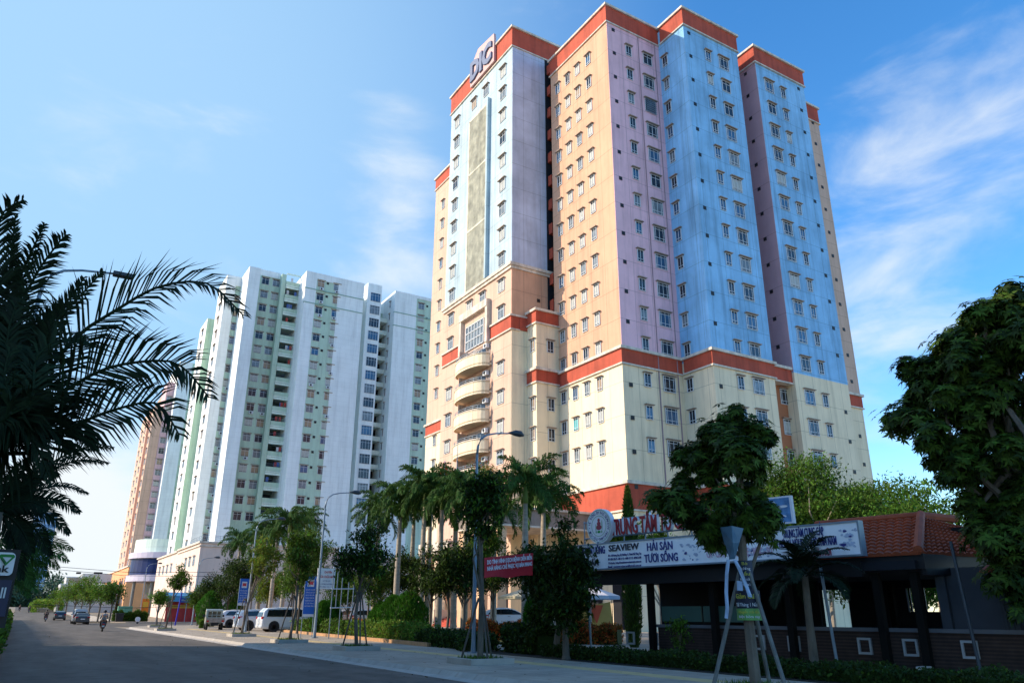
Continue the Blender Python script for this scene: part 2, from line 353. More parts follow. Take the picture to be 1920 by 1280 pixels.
q.box(WX+1, 45.2, 65.66, 66, 30.45, 31.9, RED).box(WX+1, 45.2, 65.58, 66, 31.9, 32.1, LEDGE); q.build('middle_band', T)
q = MB(); q.box(WX-.08, WX+1, 77.3, 82.28, 30.45, 31.9, RED).box(WX-.25, WX+1, 77.3, 82.4, 31.9, 32.1, LEDGE).box(WX-.2, WX+1, 77.3, 82.3, 30.3, 30.45, LEDGE); q.build('middle_band', T)
q = MB(); q.box(WX-.35, 46, 65.45, 82.5, 37.9, 38.25, LEDGE).box(WX-.2, 46, 65.6, 82.35, 37.55, 37.9, LEDGE); q.build('cornice', T)
# slatted stair screen on the wing
q = MB(); q.box(WX-.03, WX+.05, 71.35, 76.4, 38.4, 62.9, mat('screen backing', (.26, .28, .23), .9, .5, 1.2, .3)).box(WX-.45, WX+.02, 71.0, 71.32, 38.3, 63.4, PALEBLUE)
q.box(WX-.1, WX+.05, 76.4, 76.65, 38.3, 63.0, LEDGE).box(WX-.1, WX+.05, 71.3, 76.6, 62.9, 63.15, LEDGE)
sl = mat('weathered slats', (.58, .56, .45), .9, .35, .8, .3)
for i in range(22): y = 71.5+i*.226; q.box(WX-.12, WX-.04, y, y+.10, 38.4, 62.9, sl)
for z in (46.4, 54.6): q.box(WX-.15, WX-.03, 71.35, 76.4, z, z+.25, sl)
q.build('stair_screen', T)
# letters on the parapet
sign = MB(); sg = mat('pink sign panel', (.56, .36, .35), .6, .05)
poly = [(69.6, 68.0), (75.9, 68.0), (75.9, 71.3), (73.9, 73.0), (69.7, 72.4), (69.6, 71.6)]
sign.add([(WX-.45, y, z) for y, z in poly]+[(WX-.15, y, z) for y, z in poly], [tuple(range(6)), tuple(range(6, 12))[::-1]]+[((i+1) % 6, i, 6+i, 6+(i+1) % 6) for i in range(6)], sg)
so_ = sign.build('sign_panel', T)
tm = text_mesh('DIC', 2.75, mat('blue letters', (.10, .14, .25), .5), .10, 5.7, .075); tb = MB(); tb.merge(tm, (WX-.57, 75.7, 68.75), RX); lo = tb.build('letters', T)
# windows
WL = []
LV = [61.37-3.2*k for k in range(16)]
kp = [6, 2, 4, 3, 1, 0]
def inband(z, h=.75): return any(a-h < z < c+h for a, c in ((24.1, 25.7), (10.2, 12.9)))
for k, z in enumerate(LV):
    dz = .22 if k < 12 else -.2
    def wy(px, py, kind, y, g=None):
        if not inband(z+dz, .5): WL.append((ony(px, py, y)[0], y-.055 if y == 53.55 else y-.005, z+dz, 0, kind, gl([8, 5, 2, 3, 0, 0]) if g is None else g))  # shaded faces are weighted to dark glass
    wy(1199, 470, 'narrow', 53.55); wy(1238, 484, 'grille' if k == 2 else ('plain' if k in (0, 5) else 'wide'), 53.55)
    wy(1353.8, 371, 'narrow', 49.37); wy(1385, 384, 'wide' if k not in (1, 2) else 'plain', 49.37)
    wy(1475, 417.5, 'wide' if k != 1 else 'plain', 49.37); wy(1502.5, 427.5, 'narrow', 49.37)
    if k > 11: wy(1470, 727, 'wide', 50.6)
    def wx(px, py, kind, X, p=kp):
        if not inband(z+dz, .5): WL.append((X-.005, onx(px, py, X)[1], z+dz, RX, kind, gl(p)))
    wx(1276, 480, 'narrow', 52.7, [8, 3, 1, 2, 0, 0])
    for a, c in ((1051.5, 417), (1071, 402), (1091, 390), (1112.5, 374)): wx(a, c, 'narrow', 45, [1, 1, 9, 4, .5, 4 if k == 13 else 0] if a != 1051.5 else [6, 4, 2, 4, 0, 0])  # pane tones follow the light: pale where sunlit, dark in the wing's shadow
for k in range(17):
    z = 65.25-3.23*k
    cols = [67.9, 80.2]
    if k in (0, 9): cols += [72.2, 75.4]
    for y in cols:
        if not (29.7 < z < 32.7): WL.append((WX-.005, y, z, RX, 'plain', gl([.6, .5, 8, 6, .5, 0])))  # pale panes carry the sunlit look of this side
    if k < 15 and not (23.2 < 58.1-3.2*k < 26.2): WL.append((43.095, 90.0, 58.1-3.2*k, RX, 'narrow', gl([2, 2, 4, 4, 2, 0])))
for k in range(6, 16):   # low corner bay windows
    z = 61.37-3.2*k-.9
    if z < 30.9 and abs(z-24.9) > 1.2:
        WL.append((43.85, 63.945, z, 0, 'narrow', 0)); WL.append((42.095, 64.6, z, RX, 'narrow', 4))
put_windows(T, WL)
# vents: small dark openings half a storey off the windows
vm = MB().box(-.2, .2, -.05, 0, -.2, .2, BLACK).mesh('vent')
for k in range(17):
    z = 63.6-3.2*k
    if 23.8 < z < 26.3: continue
    for px, py, y in ((1152, 430, 53.55), (1316, 395, 49.37), (1535, 426, 49.37), (1554, 434, 51.8)):
        if y == 51.8: x = 77.6; zz = z-1.5
        else: x = ony(px, py, y)[0]; zz = z
        if px == 1152 and k % 1 == 0: x = 45.9
        if px == 1316: x = 53.5
        inst(vm, 'vent', T, (x, y-(.06 if y == 53.55 else 0), zz), 0)
    if k < 12: inst(vm, 'vent', T, (64.34, 50.9, z), RX); inst(vm, 'vent', T, (43.6, 65.74 if z < 38 else 65.8, z-.4), 0)
# drain pipes either side of the wide window column
q = MB(); xw = ony(1238, 484, 53.55)[0]
for dx in (-1.25, 1.25): q.tube([(xw+dx, 53.48, 12.8), (xw+dx, 53.48, 64.2)], .06, mat('drain pipe', (.35, .24, .26), .6), 6)
q.build('drain_pipe', T)
# balconies
def balcony(zb, first=False):
    yc = 73.35; w = 3.45; q = MB(); n = 14; inn = []; out = []
    for i in range(n+1):
        t = math.pi*(i/n); out.append((WX-.25-1.6*math.sin(t)**.8, yc-w*math.cos(t)))
    arc = out
    poly = arc+[(WX+.6, yc+w), (WX+.6, yc-w)]
    q.prism(poly[::-1], zb-.18, zb, CREAM)
    for i in range(n):
        (x0, y0), (x1, y1) = arc[i], arc[i+1]
        c0 = (WX, yc); sc_ = .955
        xi0, yi0 = WX+(x0-WX)*sc_, yc+(y0-yc)*sc_; xi1, yi1 = WX+(x1-WX)*sc_, yc+(y1-yc)*sc_
        q.add([(x0, y0, zb-.35), (x1, y1, zb-.35), (x1, y1, zb+1.05), (x0, y0, zb+1.05), (xi0, yi0, zb-.35), (xi1, yi1, zb-.35), (xi1, yi1, zb+1.05), (xi0, yi0, zb+1.05)],
              [(0, 1, 2, 3)[::-1], (4, 5, 6, 7), (3, 2, 6, 7), (0, 4, 5, 1)], CREAM)
        s2 = 1.03; a0 = (WX+(x0-WX)*s2, yc+(y0-yc)*s2); a1 = (WX+(x1-WX)*s2, yc+(y1-yc)*s2)
        q.add([(a0[0], a0[1], zb+1.06), (a1[0], a1[1], zb+1.06), (a1[0], a1[1], zb+1.16), (a0[0], a0[1], zb+1.16), (xi0, yi0, zb+1.06), (xi1, yi1, zb+1.06), (xi1, yi1, zb+1.16), (xi0, yi0, zb+1.16)],
              [(0, 1, 2, 3)[::-1], (4, 5, 6, 7), (3, 2, 6, 7), (0, 4, 5, 1)], LEDGE)
    o = q.build('balcony', T)
    r = MB(); 
    for dz in (.2, .4): r.tube([(WX+(x-WX)*.97, yc+(y-yc)*.97, zb+1.16+dz) for x, y in arc], .028, METAL, 5)
    for i in range(0, n+1, 2): x, y = arc[i]; r.tube([(WX+(x-WX)*.97, yc+(y-yc)*.97, zb+1.16), (WX+(x-WX)*.97, yc+(y-yc)*.97, zb+1.58)], .025, METAL, 5)
    r.build('railing', o, world=False).location = -Vector(T.location)*0
    return o
bz = [onx(917, y, WX)[2]-1.0 for y in (667, 718, 770, 826, 880)]
for z in bz:
    o = balcony(z)
    for c in o.children: c.data.transform(Matrix.Translation(-Vector(T.location)))
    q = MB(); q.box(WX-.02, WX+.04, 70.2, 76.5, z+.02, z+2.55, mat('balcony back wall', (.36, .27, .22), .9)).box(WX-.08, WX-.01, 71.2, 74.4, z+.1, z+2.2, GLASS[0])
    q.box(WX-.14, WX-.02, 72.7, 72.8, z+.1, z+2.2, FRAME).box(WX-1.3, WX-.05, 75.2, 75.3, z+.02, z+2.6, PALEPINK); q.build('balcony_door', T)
    q = MB(); q.box(WX-.47, WX-.1, 70.35, 71.1, z+1.9, z+2.4, FRAME).disc((WX-.49, 70.7, z+2.15), .18, 'x', .04, BLACK, 12); q.build('air_conditioner', T)
z0 = bz[0]
q = MB(); q.box(WX-.52, WX, 70.27, 70.75, z0+2.6, z0+6.9, LEDGE).box(WX-.52, WX, 76.6, 77.13, z0+2.6, z0+6.9, LEDGE).box(WX-.6, WX, 70.3, 77.1, z0+6.9, z0+7.8, LEDGE)
q.box(WX-.06, WX, 70.75, 76.6, z0+2.6, z0+6.9, PALEPINK); q.build('portal_frame', T)
q = MB(); q.box(WX-.14, WX-.02, 71.6, 75.9, z0+2.9, z0+5.9, GLASS[3])
for i in range(7): y = 71.6+4.3*i/6; q.box(WX-.22, WX-.1, y-.05, y+.05, z0+2.9, z0+5.9, FRAME)
for zz in (2.9, 4.0, 5.0, 5.85): q.box(WX-.22, WX-.1, 71.6, 75.9, z0+zz, z0+zz+.1, FRAME)
q.build('large_window', T)
# ground floor: portico roof, columns, steps
q = MB(); q.box(34.5, 46, 59, 66.5, 9.0, 10.4, mat('grey brown fascia', (.26, .21, .18), .9, .2, 1, .3)).box(34.2, 46, 58.7, 66.8, 10.4, 10.6, LEDGE); q.box(34.4, 46, 58.9, 66.6, 8.85, 9.0, LEDGE); q.build('portico_roof', T)
PEACH = mat('peach column paint', (.72, .46, .28), .85, .08, .5, .1)
for x, y in ((35.2, 59.6), (35.2, 62.8), (35.2, 66), (37, 73), (37, 77.5), (41, 66.2)):
    q = MB(); q.box(x-.45, x+.45, y-.45, y+.45, .3, 9.0 if y < 67 else 7.4, PEACH).box(x-.55, x+.55, y-.55, y+.55, .0, .3, LEDGE); q.build('column', T)
q = MB(); q.box(36.4, 41, 72, 79, 7.4, 8.6, LEDGE); q.build('porch_roof', T)
q = MB()
for i in range(7): q.box(33.6+i*.35, 39.9, 66.5, 70.6, .15+i*.16, .31+i*.16, mat('red tiled steps', (.45, .07, .04), .6))
q.build('entrance_steps', T)
q = MB(); q.box(34.5, 39.9, 70.7, 71.1, .15, 1.9, CREAM); q.build('ramp_wall', T)
for y in (55, 59, 63): MB().box(44.9, 44.98, y-1.2, y+1.2, .3, 5.2, DARK).build('doorway', T)
for y in (67.5, 73, 79): MB().box(WX-.06, WX-.01, y-1.3, y+1.3, 1.3, 4.6, DARK).build('doorway', T)

# ------------------------------------------------------------------ white and mint tower
G = thing('apartment_tower', (26, 142.6, 0), 'white and mint green tower on a pink podium, left of the pink and blue one', 'building')
b = MB(); ZG = 72.5
def roofz(px, py, y): return ony(px, py, y)[2]
x_ = lambda px, py, y: ony(px, py, y)[0]
b.box(29.7, 32.1, 156, 168, 0, roofz(471, 499, 156), GWHITE)
b.box(32.1, 37.2, 160.0, 170, 0, roofz(500, 507, 160), GGREEN); b.box(32.1, 37.2, 159.9, 160, roofz(500, 518, 160), roofz(500, 507, 160), GWHITE)
b.box(37.2, 42, 163.5, 170, 0, 71, GPALE)
b.box(37.2, 38.2, 158.5, 163.5, 0, roofz(530, 513, 158.5), GGREEN)
b.box(41.4, 42.0, 158.6, 163.5, 0, roofz(530, 513, 158.5), GPALE)
b.box(41.2, 43.6, 153.5, 170, 0, 72.0, GWHITE); b.box(43.6, 48.5, 153.62, 170, 0, 71.0, GGREEN); b.box(43.6, 48.5, 153.5, 153.62, 70.4, 72.0, GWHITE); b.box(43.6, 48.5, 153.62, 160, 71, 71.95, GWHITE); b.box(48.5, 54.5, 153.5, 170, 0, 72.0, GWHITE)
b.box(57.0, 60.5, 158, 170, 0, roofz(700, 532, 158), GWHITE)
b.box(54.5, 57.0, 160.5, 170, 0, 71.5, GPALE)
b.box(63.3, 68.9, 156.5, 172, 0, 73.4, GWHITE); b.box(68.9, 76, 156.62, 172, 0, 72.6, GGREEN); b.box(68.9, 76, 156.5, 157, 72.6, 73.4, GWHITE)
b.box(60.5, 63.3, 164, 172, 0, 70, GGREEN)
b.box(26.6, 28.6, 163, 171.5, 0, roofz(428, 515, 163), GWHITE); b.box(28.6, 31.5, 163.25, 171.5, 0, roofz(445, 518, 163), GGREEN)
b.box(28.6, 31.5, 163, 163.25, 69.0, roofz(445, 518, 163), GWHITE); b.box(31.5, 32.1, 159, 171, 0, 69.5, GPALE)
b.box(28.2, 32, 171.5, 181.8, 0, 67.5, GPALE)
b.box(26.6, 33, 181.8, 191, 0, 67.2, GWHITE); b.box(26.62, 33, 181.7, 181.8, 14, 67.1, GGREEN)
b.box(32, 76, 170, 192, 0, 69, GPALE)
for z in (64.6, 67.9):   # mint string lines
    for x0, x1, y in ((41.2, 54.5, 153.5), (63.3, 74, 156.5)): b.box(x0-.06, x1+.03, y-.07, y+.5, z, z+.22, mat('mint string line', (.28, .42, .36), .8, .1))
b.build('wall', G)
q = MB(); q.box(25, 49.3, 142.6, 165, .1, 12.75, ROSEP); q.box(25, 40, 165, 191, .1, 12.5, ROSEP); q.box(49.3, 76, 148, 170, .1, 12, ROSEP); q.build('podium', G)
q = MB(); q.box(24.7, 49.6, 142.3, 164.9, 12.75, 13.05, LEDGE).box(24.8, 49.4, 142.4, 164.9, 12.2, 12.4, LEDGE).box(24.7, 30, 165.2, 191, 12.5, 12.8, LEDGE); q.build('podium_cornice', G)
q = MB()
for z in (.35, .7, 1.0): q.tube([(25.2, 164, 13.05+z), (25.2, 142.8, 13.05+z), (49, 142.8, 13.05+z)], .03, METAL, 5)
for i in range(17): q.tube([(25.2+1.45*i, 142.8, 13.05), (25.2+1.45*i, 142.8, 14.05)], .03, METAL, 5)
for i in range(14): q.tube([(25.2, 144.3+1.45*i, 13.05), (25.2, 144.3+1.45*i, 14.05)], .03, METAL, 5)
q.build('roof_railing', G)
WL = []
cur = [4, 1.2, 4, 4, 2.4, .15]
def adj(y): return 1
for k in range(17):
    z1 = ony(602, 532, 153.5)[2]-3.13*k
    for px, py in ((602, 532), (632, 539)): WL.append((x_(px, py, 153.62), 153.615, z1, 0, 'gwin', gl(cur)))
    z2 = ony(497.8, 527, 160)[2]-3.17*k
    if z2 > 14:
        for px, py in ((497.8, 527), (518, 531)): WL.append((x_(px, py, 160), 159.995, z2, 0, 'gwin', gl(cur)))
    z3 = ony(433, 637.5, 163.2)[2]+9.4-3.16*k
    if z3 > 14: WL.append((29.5, 163.245, z3, 0, 'gwin', 1 if k == 3 else gl(cur)))
    z4 = ony(790, 574, 156.5)[2]-3.1*k
    WL.append((x_(790, 574, 156.6), 156.615, z4, 0, 'gwin', gl(cur)))
    WL.append((63.29, 159.2, z4-.2, RX, 'slim', 0))
    z5 = ony(701, 557, 158)[2]-3.17*k
    WL.append((x_(704, 557, 158), 157.995, z5, 0, 'stair', gl([2, 3, 0, 2, 0, 0])))
    z6 = ony(433, 637.5, 163.2)[2]+8.2-3.16*k
    if z6 > 14:
        WL.append((26.595, 167.0, z6, RX, 'pair', gl([4, 0, 1, 3, 2, 0]))); WL.append((26.595, 186.2, z6, RX, 'pair', gl([4, 0, 1, 3, 2, 0])))
        WL.append((31.495, 161.4, z6, RX, 'slim', 3))
for y in (147, 151, 155): WL.append((24.995, y, 10.0, RX, 'gwin', 3)); WL.append((24.995, y, 5.6, RX, 'gwin', 3))
for y in (171, 176, 181, 186): WL.append((24.995, y, 9.8, RX, 'gwin', 3))
for px in (594, 631): WL.append((x_(px, 1045, 142.6), 142.595, 10.1, 0, 'gwin', 3))
put_windows(G, WL)
vs = MB().box(-.25, .25, -.06, 0, -.25, .25, BLACK).mesh('vent')
for k in range(16):
    inst(vs, 'vent', G, (46.1, 153.62, ony(619, 532, 153.5)[2]-3.13*k), 0); inst(vs, 'vent', G, (x_(801, 574, 156.6), 156.62, ony(801, 574, 156.5)[2]-3.1*k), 0)
# loggias of the mint bay and lit stair landings
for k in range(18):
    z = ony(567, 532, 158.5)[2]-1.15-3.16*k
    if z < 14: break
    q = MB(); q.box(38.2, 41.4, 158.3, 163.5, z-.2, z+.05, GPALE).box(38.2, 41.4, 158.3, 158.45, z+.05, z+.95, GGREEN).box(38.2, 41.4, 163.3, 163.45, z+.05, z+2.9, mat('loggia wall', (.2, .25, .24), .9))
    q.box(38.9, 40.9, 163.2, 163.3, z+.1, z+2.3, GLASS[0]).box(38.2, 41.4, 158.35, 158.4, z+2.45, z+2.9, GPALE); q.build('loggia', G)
    for i in range(2 if k % 3 else 0): inst(MB().tube([(0, 0, 0), (3.1, 0, 0)], .02, METAL, 5).mesh('rail'), 'laundry_rail', G, (38.25, 158.5, z+1.3+.3*i))
q = MB()
for k in range(17): q.box(60.5, 63.25, 160.5, 164, 66.5-3.17*k, 67.5-3.17*k, GPALE)
q.box(60.5, 63.3, 163.8, 164, 10, 66, DARK); q.build('stair_landing', G)  # dark sheet paints the shade at the back of the recess
# air conditioners under the left window column
am = MB().box(-.42, .42, -.42, -.02, -.28, .28, FRAME).disc((-.08, -.43, 0), .2, 'y', .03, BLACK, 12).mesh('air_conditioner')
for k in (6, 9, 10, 11, 13, 14, 15):
    z = ony(433, 637.5, 163.2)[2]+9.4-3.16*k-1.25
    if z > 14: inst(am, 'air_conditioner', G, (29.6, 163.25, z))
for k, px in ((9, 497.8), (9, 518), (12, 497.8)): inst(am, 'air_conditioner', G, (x_(px, 527, 160)+.2, 160, ony(497.8, 527, 160)[2]-3.17*k-1.2))
lr = np.random.RandomState(12)
for k in range(17):      # odd air conditioners, drying cloth
    for px in (602, 632):
        if lr.rand() < .3: inst(am, 'air_conditioner', G, (x_(px, 535, 153.62)+lr.uniform(-.3, .3), 153.62, ony(602, 532, 153.5)[2]-3.13*k-1.25))
cl_ = [mat('drying cloth red', (.4, .06, .05), .9), mat('drying cloth white', (.6, .6, .6), .9), mat('drying cloth blue', (.08, .15, .4), .9)]
for k in range(16):
    z = ony(567, 532, 158.5)[2]-1.15-3.16*k
    if lr.rand() < .6:
        q = MB()
        for i in range(lr.randint(1, 4)): x0_ = 38.4+lr.rand()*2.3; q.box(x0_, x0_+.5, 158.6+.06*i, 158.63+.06*i, z+1.1, z+2.0, cl_[lr.randint(3)])
        q.build('washing', G)
# ------------------------------------------------------------------ block behind it: pink and white, with a curved storey
H_ = thing('apartment_tower', (28, 236, 0), 'tall pink and white tower farthest down the road, orange at its base', 'building')
b = MB(); OR_ = PALEPINK
b.box(29.6, 33.2, 243, 262, 13, 74, GWHITE); b.box(33.2, 40, 243.5, 262, 13, 74, GGREEN)
b.box(27.5, 29.6, 247, 258, 13, 68, ROSE); b.box(24.9, 27.5, 247.2, 252, 13, 60, PALEPINK); b.box(25.2, 27.5, 262, 280, 13, 62, PALEPINK); b.box(27.5, 40, 258, 290, 13, 66, PINK)
b.build('wall', H_)
q = MB(); q.box(23.9, 40, 236, 300, .1, 13, ORANGEW); q.box(23.6, 40, 235.8, 300, 13, 13.4, LEDGE); q.build('base', H_)
WL = []
for k in range(19):
    z = 63.7-3.2*k
    if z > 15:
        WL.append((28.6, 246.99, z-1, 0, 'gwin', gl(cur))); WL.append((34.5, 243.49, z, 0, 'gwin', gl(cur)))
        if z < 58: WL.append((24.89, 249.5, z-1, RX, 'pair', 3)); WL.append((25.19, 266, z-1, RX, 'pair', 3)); WL.append((25.19, 274, z-1, RX, 'pair', 3))
for y in (240, 246, 252, 262, 270): WL.append((23.89, y, 9.5, RX, 'gwin', 3)); WL.append((23.89, y, 4.5, RX, 'gwin', 4))
put_windows(H_, WL, 60)
cc = (30.5, 206.0)
V = thing('curved_building', (cc[0], cc[1], 0), 'round lavender building with a dark window band, at the foot of the far pink tower', 'building')
def drum(r, z0, z1, m, n=40): return MB().lathe((cc[0], cc[1], 0), [(0, z0), (r, z0), (r, z1), (0, z1)], m, n)
drum(9.0, 14.6, 17.6, GPALE).build('parapet', V); drum(9.9, 13.3, 14.6, LAV).build('upper_band', V)
drum(9.3, 9.6, 13.3, mat('dark blue curtain glass', (.008, .022, .10), .4, .3, .5, spec=.15)).build('window_band', V); drum(9.9, 8.2, 9.6, LAV).build('lower_band', V)
q = MB().lathe((cc[0], cc[1], 0), [(0, .1), (5.5, .1), (5.5, 8.2), (0, 8.2)], mat('dark brown shopfront', (.05, .03, .03), .4), 24); q.build('shopfront', V)
for a in (200, 235, 265, 290): q = MB(); q.tube([(cc[0]+8.8*math.cos(rad(a)), cc[1]+8.8*math.sin(rad(a)), 0), (cc[0]+8.8*math.cos(rad(a)), cc[1]+8.8*math.sin(rad(a)), 8.2)], .35, GREY, 10); q.build('column', V)

# tall building across the road, out of the picture on the left: its edge throws the long shadow over the foreground
X_ = thing('office_building', (-30, 20, 0), 'grey building across the road whose shadow covers the foreground', 'building')
MB().box(-40, -13.4, 4, 55.0, 0, 29, mat('grey render', (.45, .44, .42), .9, .1)).build('wall', X_)
MB().box(-40.3, -13.1, 3.7, 55.2, 29, 29.4, LEDGE).build('roof', X_)

# ------------------------------------------------------------------ ground
def gz(y): return 0 if y < 140 else .0138*(y-140) if y < 430 else 4.0
def strip(name, edge, z, m, kind='structure'):
    """edge: [(xl, xr, y), ...]; a ground sheet that follows the rise of the far road"""
    b_ = MB(); v = []
    for xl, xr, y in edge: v += [(xl, y, z+gz(y)), (xr, y, z+gz(y))]
    b_.add(v, [(2*i, 2*i+1, 2*i+3, 2*i+2) for i in range(len(edge)-1)], m); o = b_.build(name); o['kind'] = kind; return o
SOIL = mat('dry ground', (.26, .21, .15), .95, .3, .3)
ys = [-300, 0, 60, 120, 140, 230, 300, 430, 900, 2500]
strip('ground', [(-2500, 2500, y) for y in ys], -.03, SOIL)
strip('road', [(-.15, 9.75, y) for y in [-60, 20, 60, 120, 140, 230, 300, 430]], 0, ASPH)
b = MB(); pl = [(9.75, 104), (9.75, 141)]
strip('side_road', [(9.74, 90, 104), (9.74, 90, 138.5)], .001, ASPH)
PAVE = mat('pavement tiles', (.38, .32, .25), .85, .2, .6, .22, bump=.2, grid=.4, jd=.6)
TACT = mat('yellow tactile tiles', (.56, .42, .2), .85, .12, 2)
KERBM = CONC
def arc(cx, cy, r, a0, a1, n=10): return [(cx+r*math.cos(rad(a0+(a1-a0)*i/n)), cy+r*math.sin(rad(a0+(a1-a0)*i/n))) for i in range(n+1)]
near = [(10.15, -40)]; far_ = arc(24, 89.5, 13.85, 180, 90)
poly = [(90, -40), (90, 103.35)]+far_[::-1]+[(10.15, 60), (10.15, -40)]
q = MB(); q.prism(poly, -.02, .15, PAVE); o = q.build('pavement'); o['kind'] = 'structure'
# kerb: stones along the edge, a real step
def kerb(path, name='kerb'):
    q = MB()
    for (x0, y0), (x1, y1) in zip(path, path[1:]):
        L = math.hypot(x1-x0, y1-y0); n = max(1, int(L/1.0)); dx, dy = (x1-x0)/L, (y1-y0)/L
        for i in range(n):
            a, c = i*L/n+.012, (i+1)*L/n-.012
            p = [(x0+dx*a, y0+dy*a), (x0+dx*c, y0+dy*c)]; nx, ny = -dy*.4, dx*.4
            z = .152+NR.rand()*.006; v = [(p[0][0], p[0][1]), (p[1][0], p[1][1]), (p[1][0]+nx, p[1][1]+ny), (p[0][0]+nx, p[0][1]+ny)]
            w = [(p[0][0]+nx*.3, p[0][1]+ny*.3), (p[1][0]+nx*.3, p[1][1]+ny*.3)]
            q.add([(v[0][0], v[0][1], -.02), (v[1][0], v[1][1], -.02), (v[2][0], v[2][1], -.02), (v[3][0], v[3][1], -.02), (v[0][0], v[0][1], z), (v[1][0], v[1][1], z), (w[1][0], w[1][1], .04), (w[0][0], w[0][1], .04), (v[2][0], v[2][1], 0.004), (v[3][0], v[3][1], 0.004)],
                  [(0, 1, 5, 4)[::-1], (4, 5, 6, 7)[::-1], (7, 6, 8, 9)[::-1], (0, 4, 7, 9)[::-1], (1, 8, 6, 5)[::-1]], KERBM)
    o = q.build(name); o['kind'] = 'structure'; return o
kerb([(10.15, -30), (10.15, 89.5)]+far_[1:]+[(60, 103.35)])
q = MB()
for i in range(190): y = -15+.5*i; q.box(13.55, 14.2, y+.01, y+.49, .152, .1535, TACT)
o = q.build('tactile_strip'); o['kind'] = 'structure'
poly = [(90, 138.9), (90, 300), (15, 300), (14.2, 170), (13.2, 150)]+[(13.0, 143), (15, 140), (17, 138.9)]
q = MB(); q.prism(poly[::-1][::-1], -.02, .12, PAVE); o = q.build('far_pavement'); o['kind'] = 'structure'
strip('far_pavement', [(9.9, 14, y) for y in (144, 180, 240, 300)], .13, mat('pale far pavement', (.48, .42, .35), .9, .1))
# left kerb and its planted verge
kb = mat('brick kerb', (.30, .19, .13), .9, .2, 2)
q = MB()
for i in range(330): y = 3+i*.5; q.box(-.42, -.17, y+.01, y+.49, -.02, .17+NR.rand()*.01, kb)
o = q.build('left_kerb'); o['kind'] = 'structure'
q = MB(); q.prism([(-13, 0), (-.42, 0), (-.42, 200), (-13, 200)], -.02, .12, SOIL); o = q.build('verge'); o['kind'] = 'structure'
# planting bed with its brick edge
def edge_x(y): return 15.9+.064*(y-28) if y > 28 else 15.6+.012*(y-10)
bedm = mat('brick edging', (.42, .24, .12), .9, .2, 3)
b = MB(); v = []; pts = [(edge_x(y), y) for y in (34, 40, 48, 56, 62, 65)]+[(22, 66)]
for (x0, y0), (x1, y1) in zip(pts, pts[1:]):
    L = math.hypot(x1-x0, y1-y0); nx, ny = (y1-y0)/L*.2, -(x1-x0)/L*.2
    b.prism([(x0, y0), (x0+nx, y0+ny), (x1+nx, y1+ny), (x1, y1)], .1, .32, bedm)
o = b.build('bed_edging'); o['kind'] = 'structure'
q = MB(); q.prism([(edge_x(34)+.2, 34), (34, 44), (34, 62), (22, 66), (edge_x(64)+.2, 64), (edge_x(50)+.2, 50)], .15, .19, mat('lawn soil', (.10, .11, .04), .95, .3, 1)); o = q.build('lawn'); o['kind'] = 'structure'

# ------------------------------------------------------------------ foliage
def quads(C, D, Nn, L, Wd, m, b, fold=.0):
    """leaf-shaped diamonds: centres C, long axis D, side axis Nn"""
    n = len(C); o = len(b.v)
    P0 = C-D*L[:, None]*.5; P1 = C+Nn*Wd[:, None]*.5-D*L[:, None]*.05; P2 = C+D*L[:, None]*.5; P3 = C-Nn*Wd[:, None]*.5-D*L[:, None]*.05
    V = np.stack([P0, P1, P2, P3], 1).reshape(-1, 3); b.v.extend(map(tuple, V.tolist()))
    k = b.mi(m); b.f.extend([(o+4*i, o+4*i+1, o+4*i+2, o+4*i+3) for i in range(n)]); b.m.extend([k]*n)
def unit(a): return a/(np.linalg.norm(a, axis=-1, keepdims=True)+1e-9)
def leafcloud(b, centres, radii, n, size, m, rs, squash=.8, m2=None, p2=0., flat=.35, aspect=.42, shell=.45):
    centres = np.array(centres, float); radii = np.array(radii, float)
    w = radii**2; idx = rs.choice(len(centres), n, p=w/w.sum())
    d = unit(rs.normal(size=(n, 3))); rr = (shell+(1-shell)*rs.rand(n)+.5*rs.rand(n)**7)
    d2 = d*np.array([1, 1, squash]); C = centres[idx]+d2*(radii[idx]*rr)[:, None]+rs.normal(size=(n, 3))*size*.5
    D = unit(d*.6+rs.normal(size=(n, 3))*.8+np.array([0, 0, -.25])); S = unit(np.cross(D, unit(rs.normal(size=(n, 3))*flat+np.array([0, 0, 1.]))))
    L = size*(.6+.8*rs.rand(n)); Wd = L*aspect
    if m2:
        s = rs.rand(n) < p2; quads(C[s], D[s], S[s], L[s], Wd[s], m2, b); C, D, S, L, Wd = C[~s], D[~s], S[~s], L[~s], Wd[~s]
    quads(C, D, S, L, Wd, m, b)
def rosettes(b, centres, radii, n, size, m, rs, squash=.8, k=7, m2=None, p2=0.):
    """whorls of long leaves round twig ends, as on an almond or devil tree"""
    centres = np.array(centres, float); radii = np.array(radii, float); w = radii**2; idx = rs.choice(len(centres), n, p=w/w.sum())
    d = unit(rs.normal(size=(n, 3))); P = centres[idx]+d*np.array([1, 1, squash])*(radii[idx]*(.3+.7*rs.rand(n)+.7*rs.rand(n)**7))[:, None]
    ax = unit(d+np.array([0, 0, .7])); a = unit(np.cross(ax, rs.normal(size=(n, 3)))); c = np.cross(ax, a)
    for j in range(k):
        t = 2*math.pi*j/k+rs.rand(n)*.5; out = a*np.cos(t)[:, None]+c*np.sin(t)[:, None]
        D = unit(out+ax*.12+np.array([0, 0, -.35])); S = unit(np.cross(D, ax)); L = size*(.7+.6*rs.rand(n)); C = P+D*L[:, None]*.5
        pick = np.random.RandomState(1).rand(n) < p2 if m2 else np.zeros(n, bool)
        quads(C[pick], D[pick], S[pick], L[pick], L[pick]*.32, m2 or m, b); quads(C[~pick], D[~pick], S[~pick], L[~pick], L[~pick]*.32, m, b)
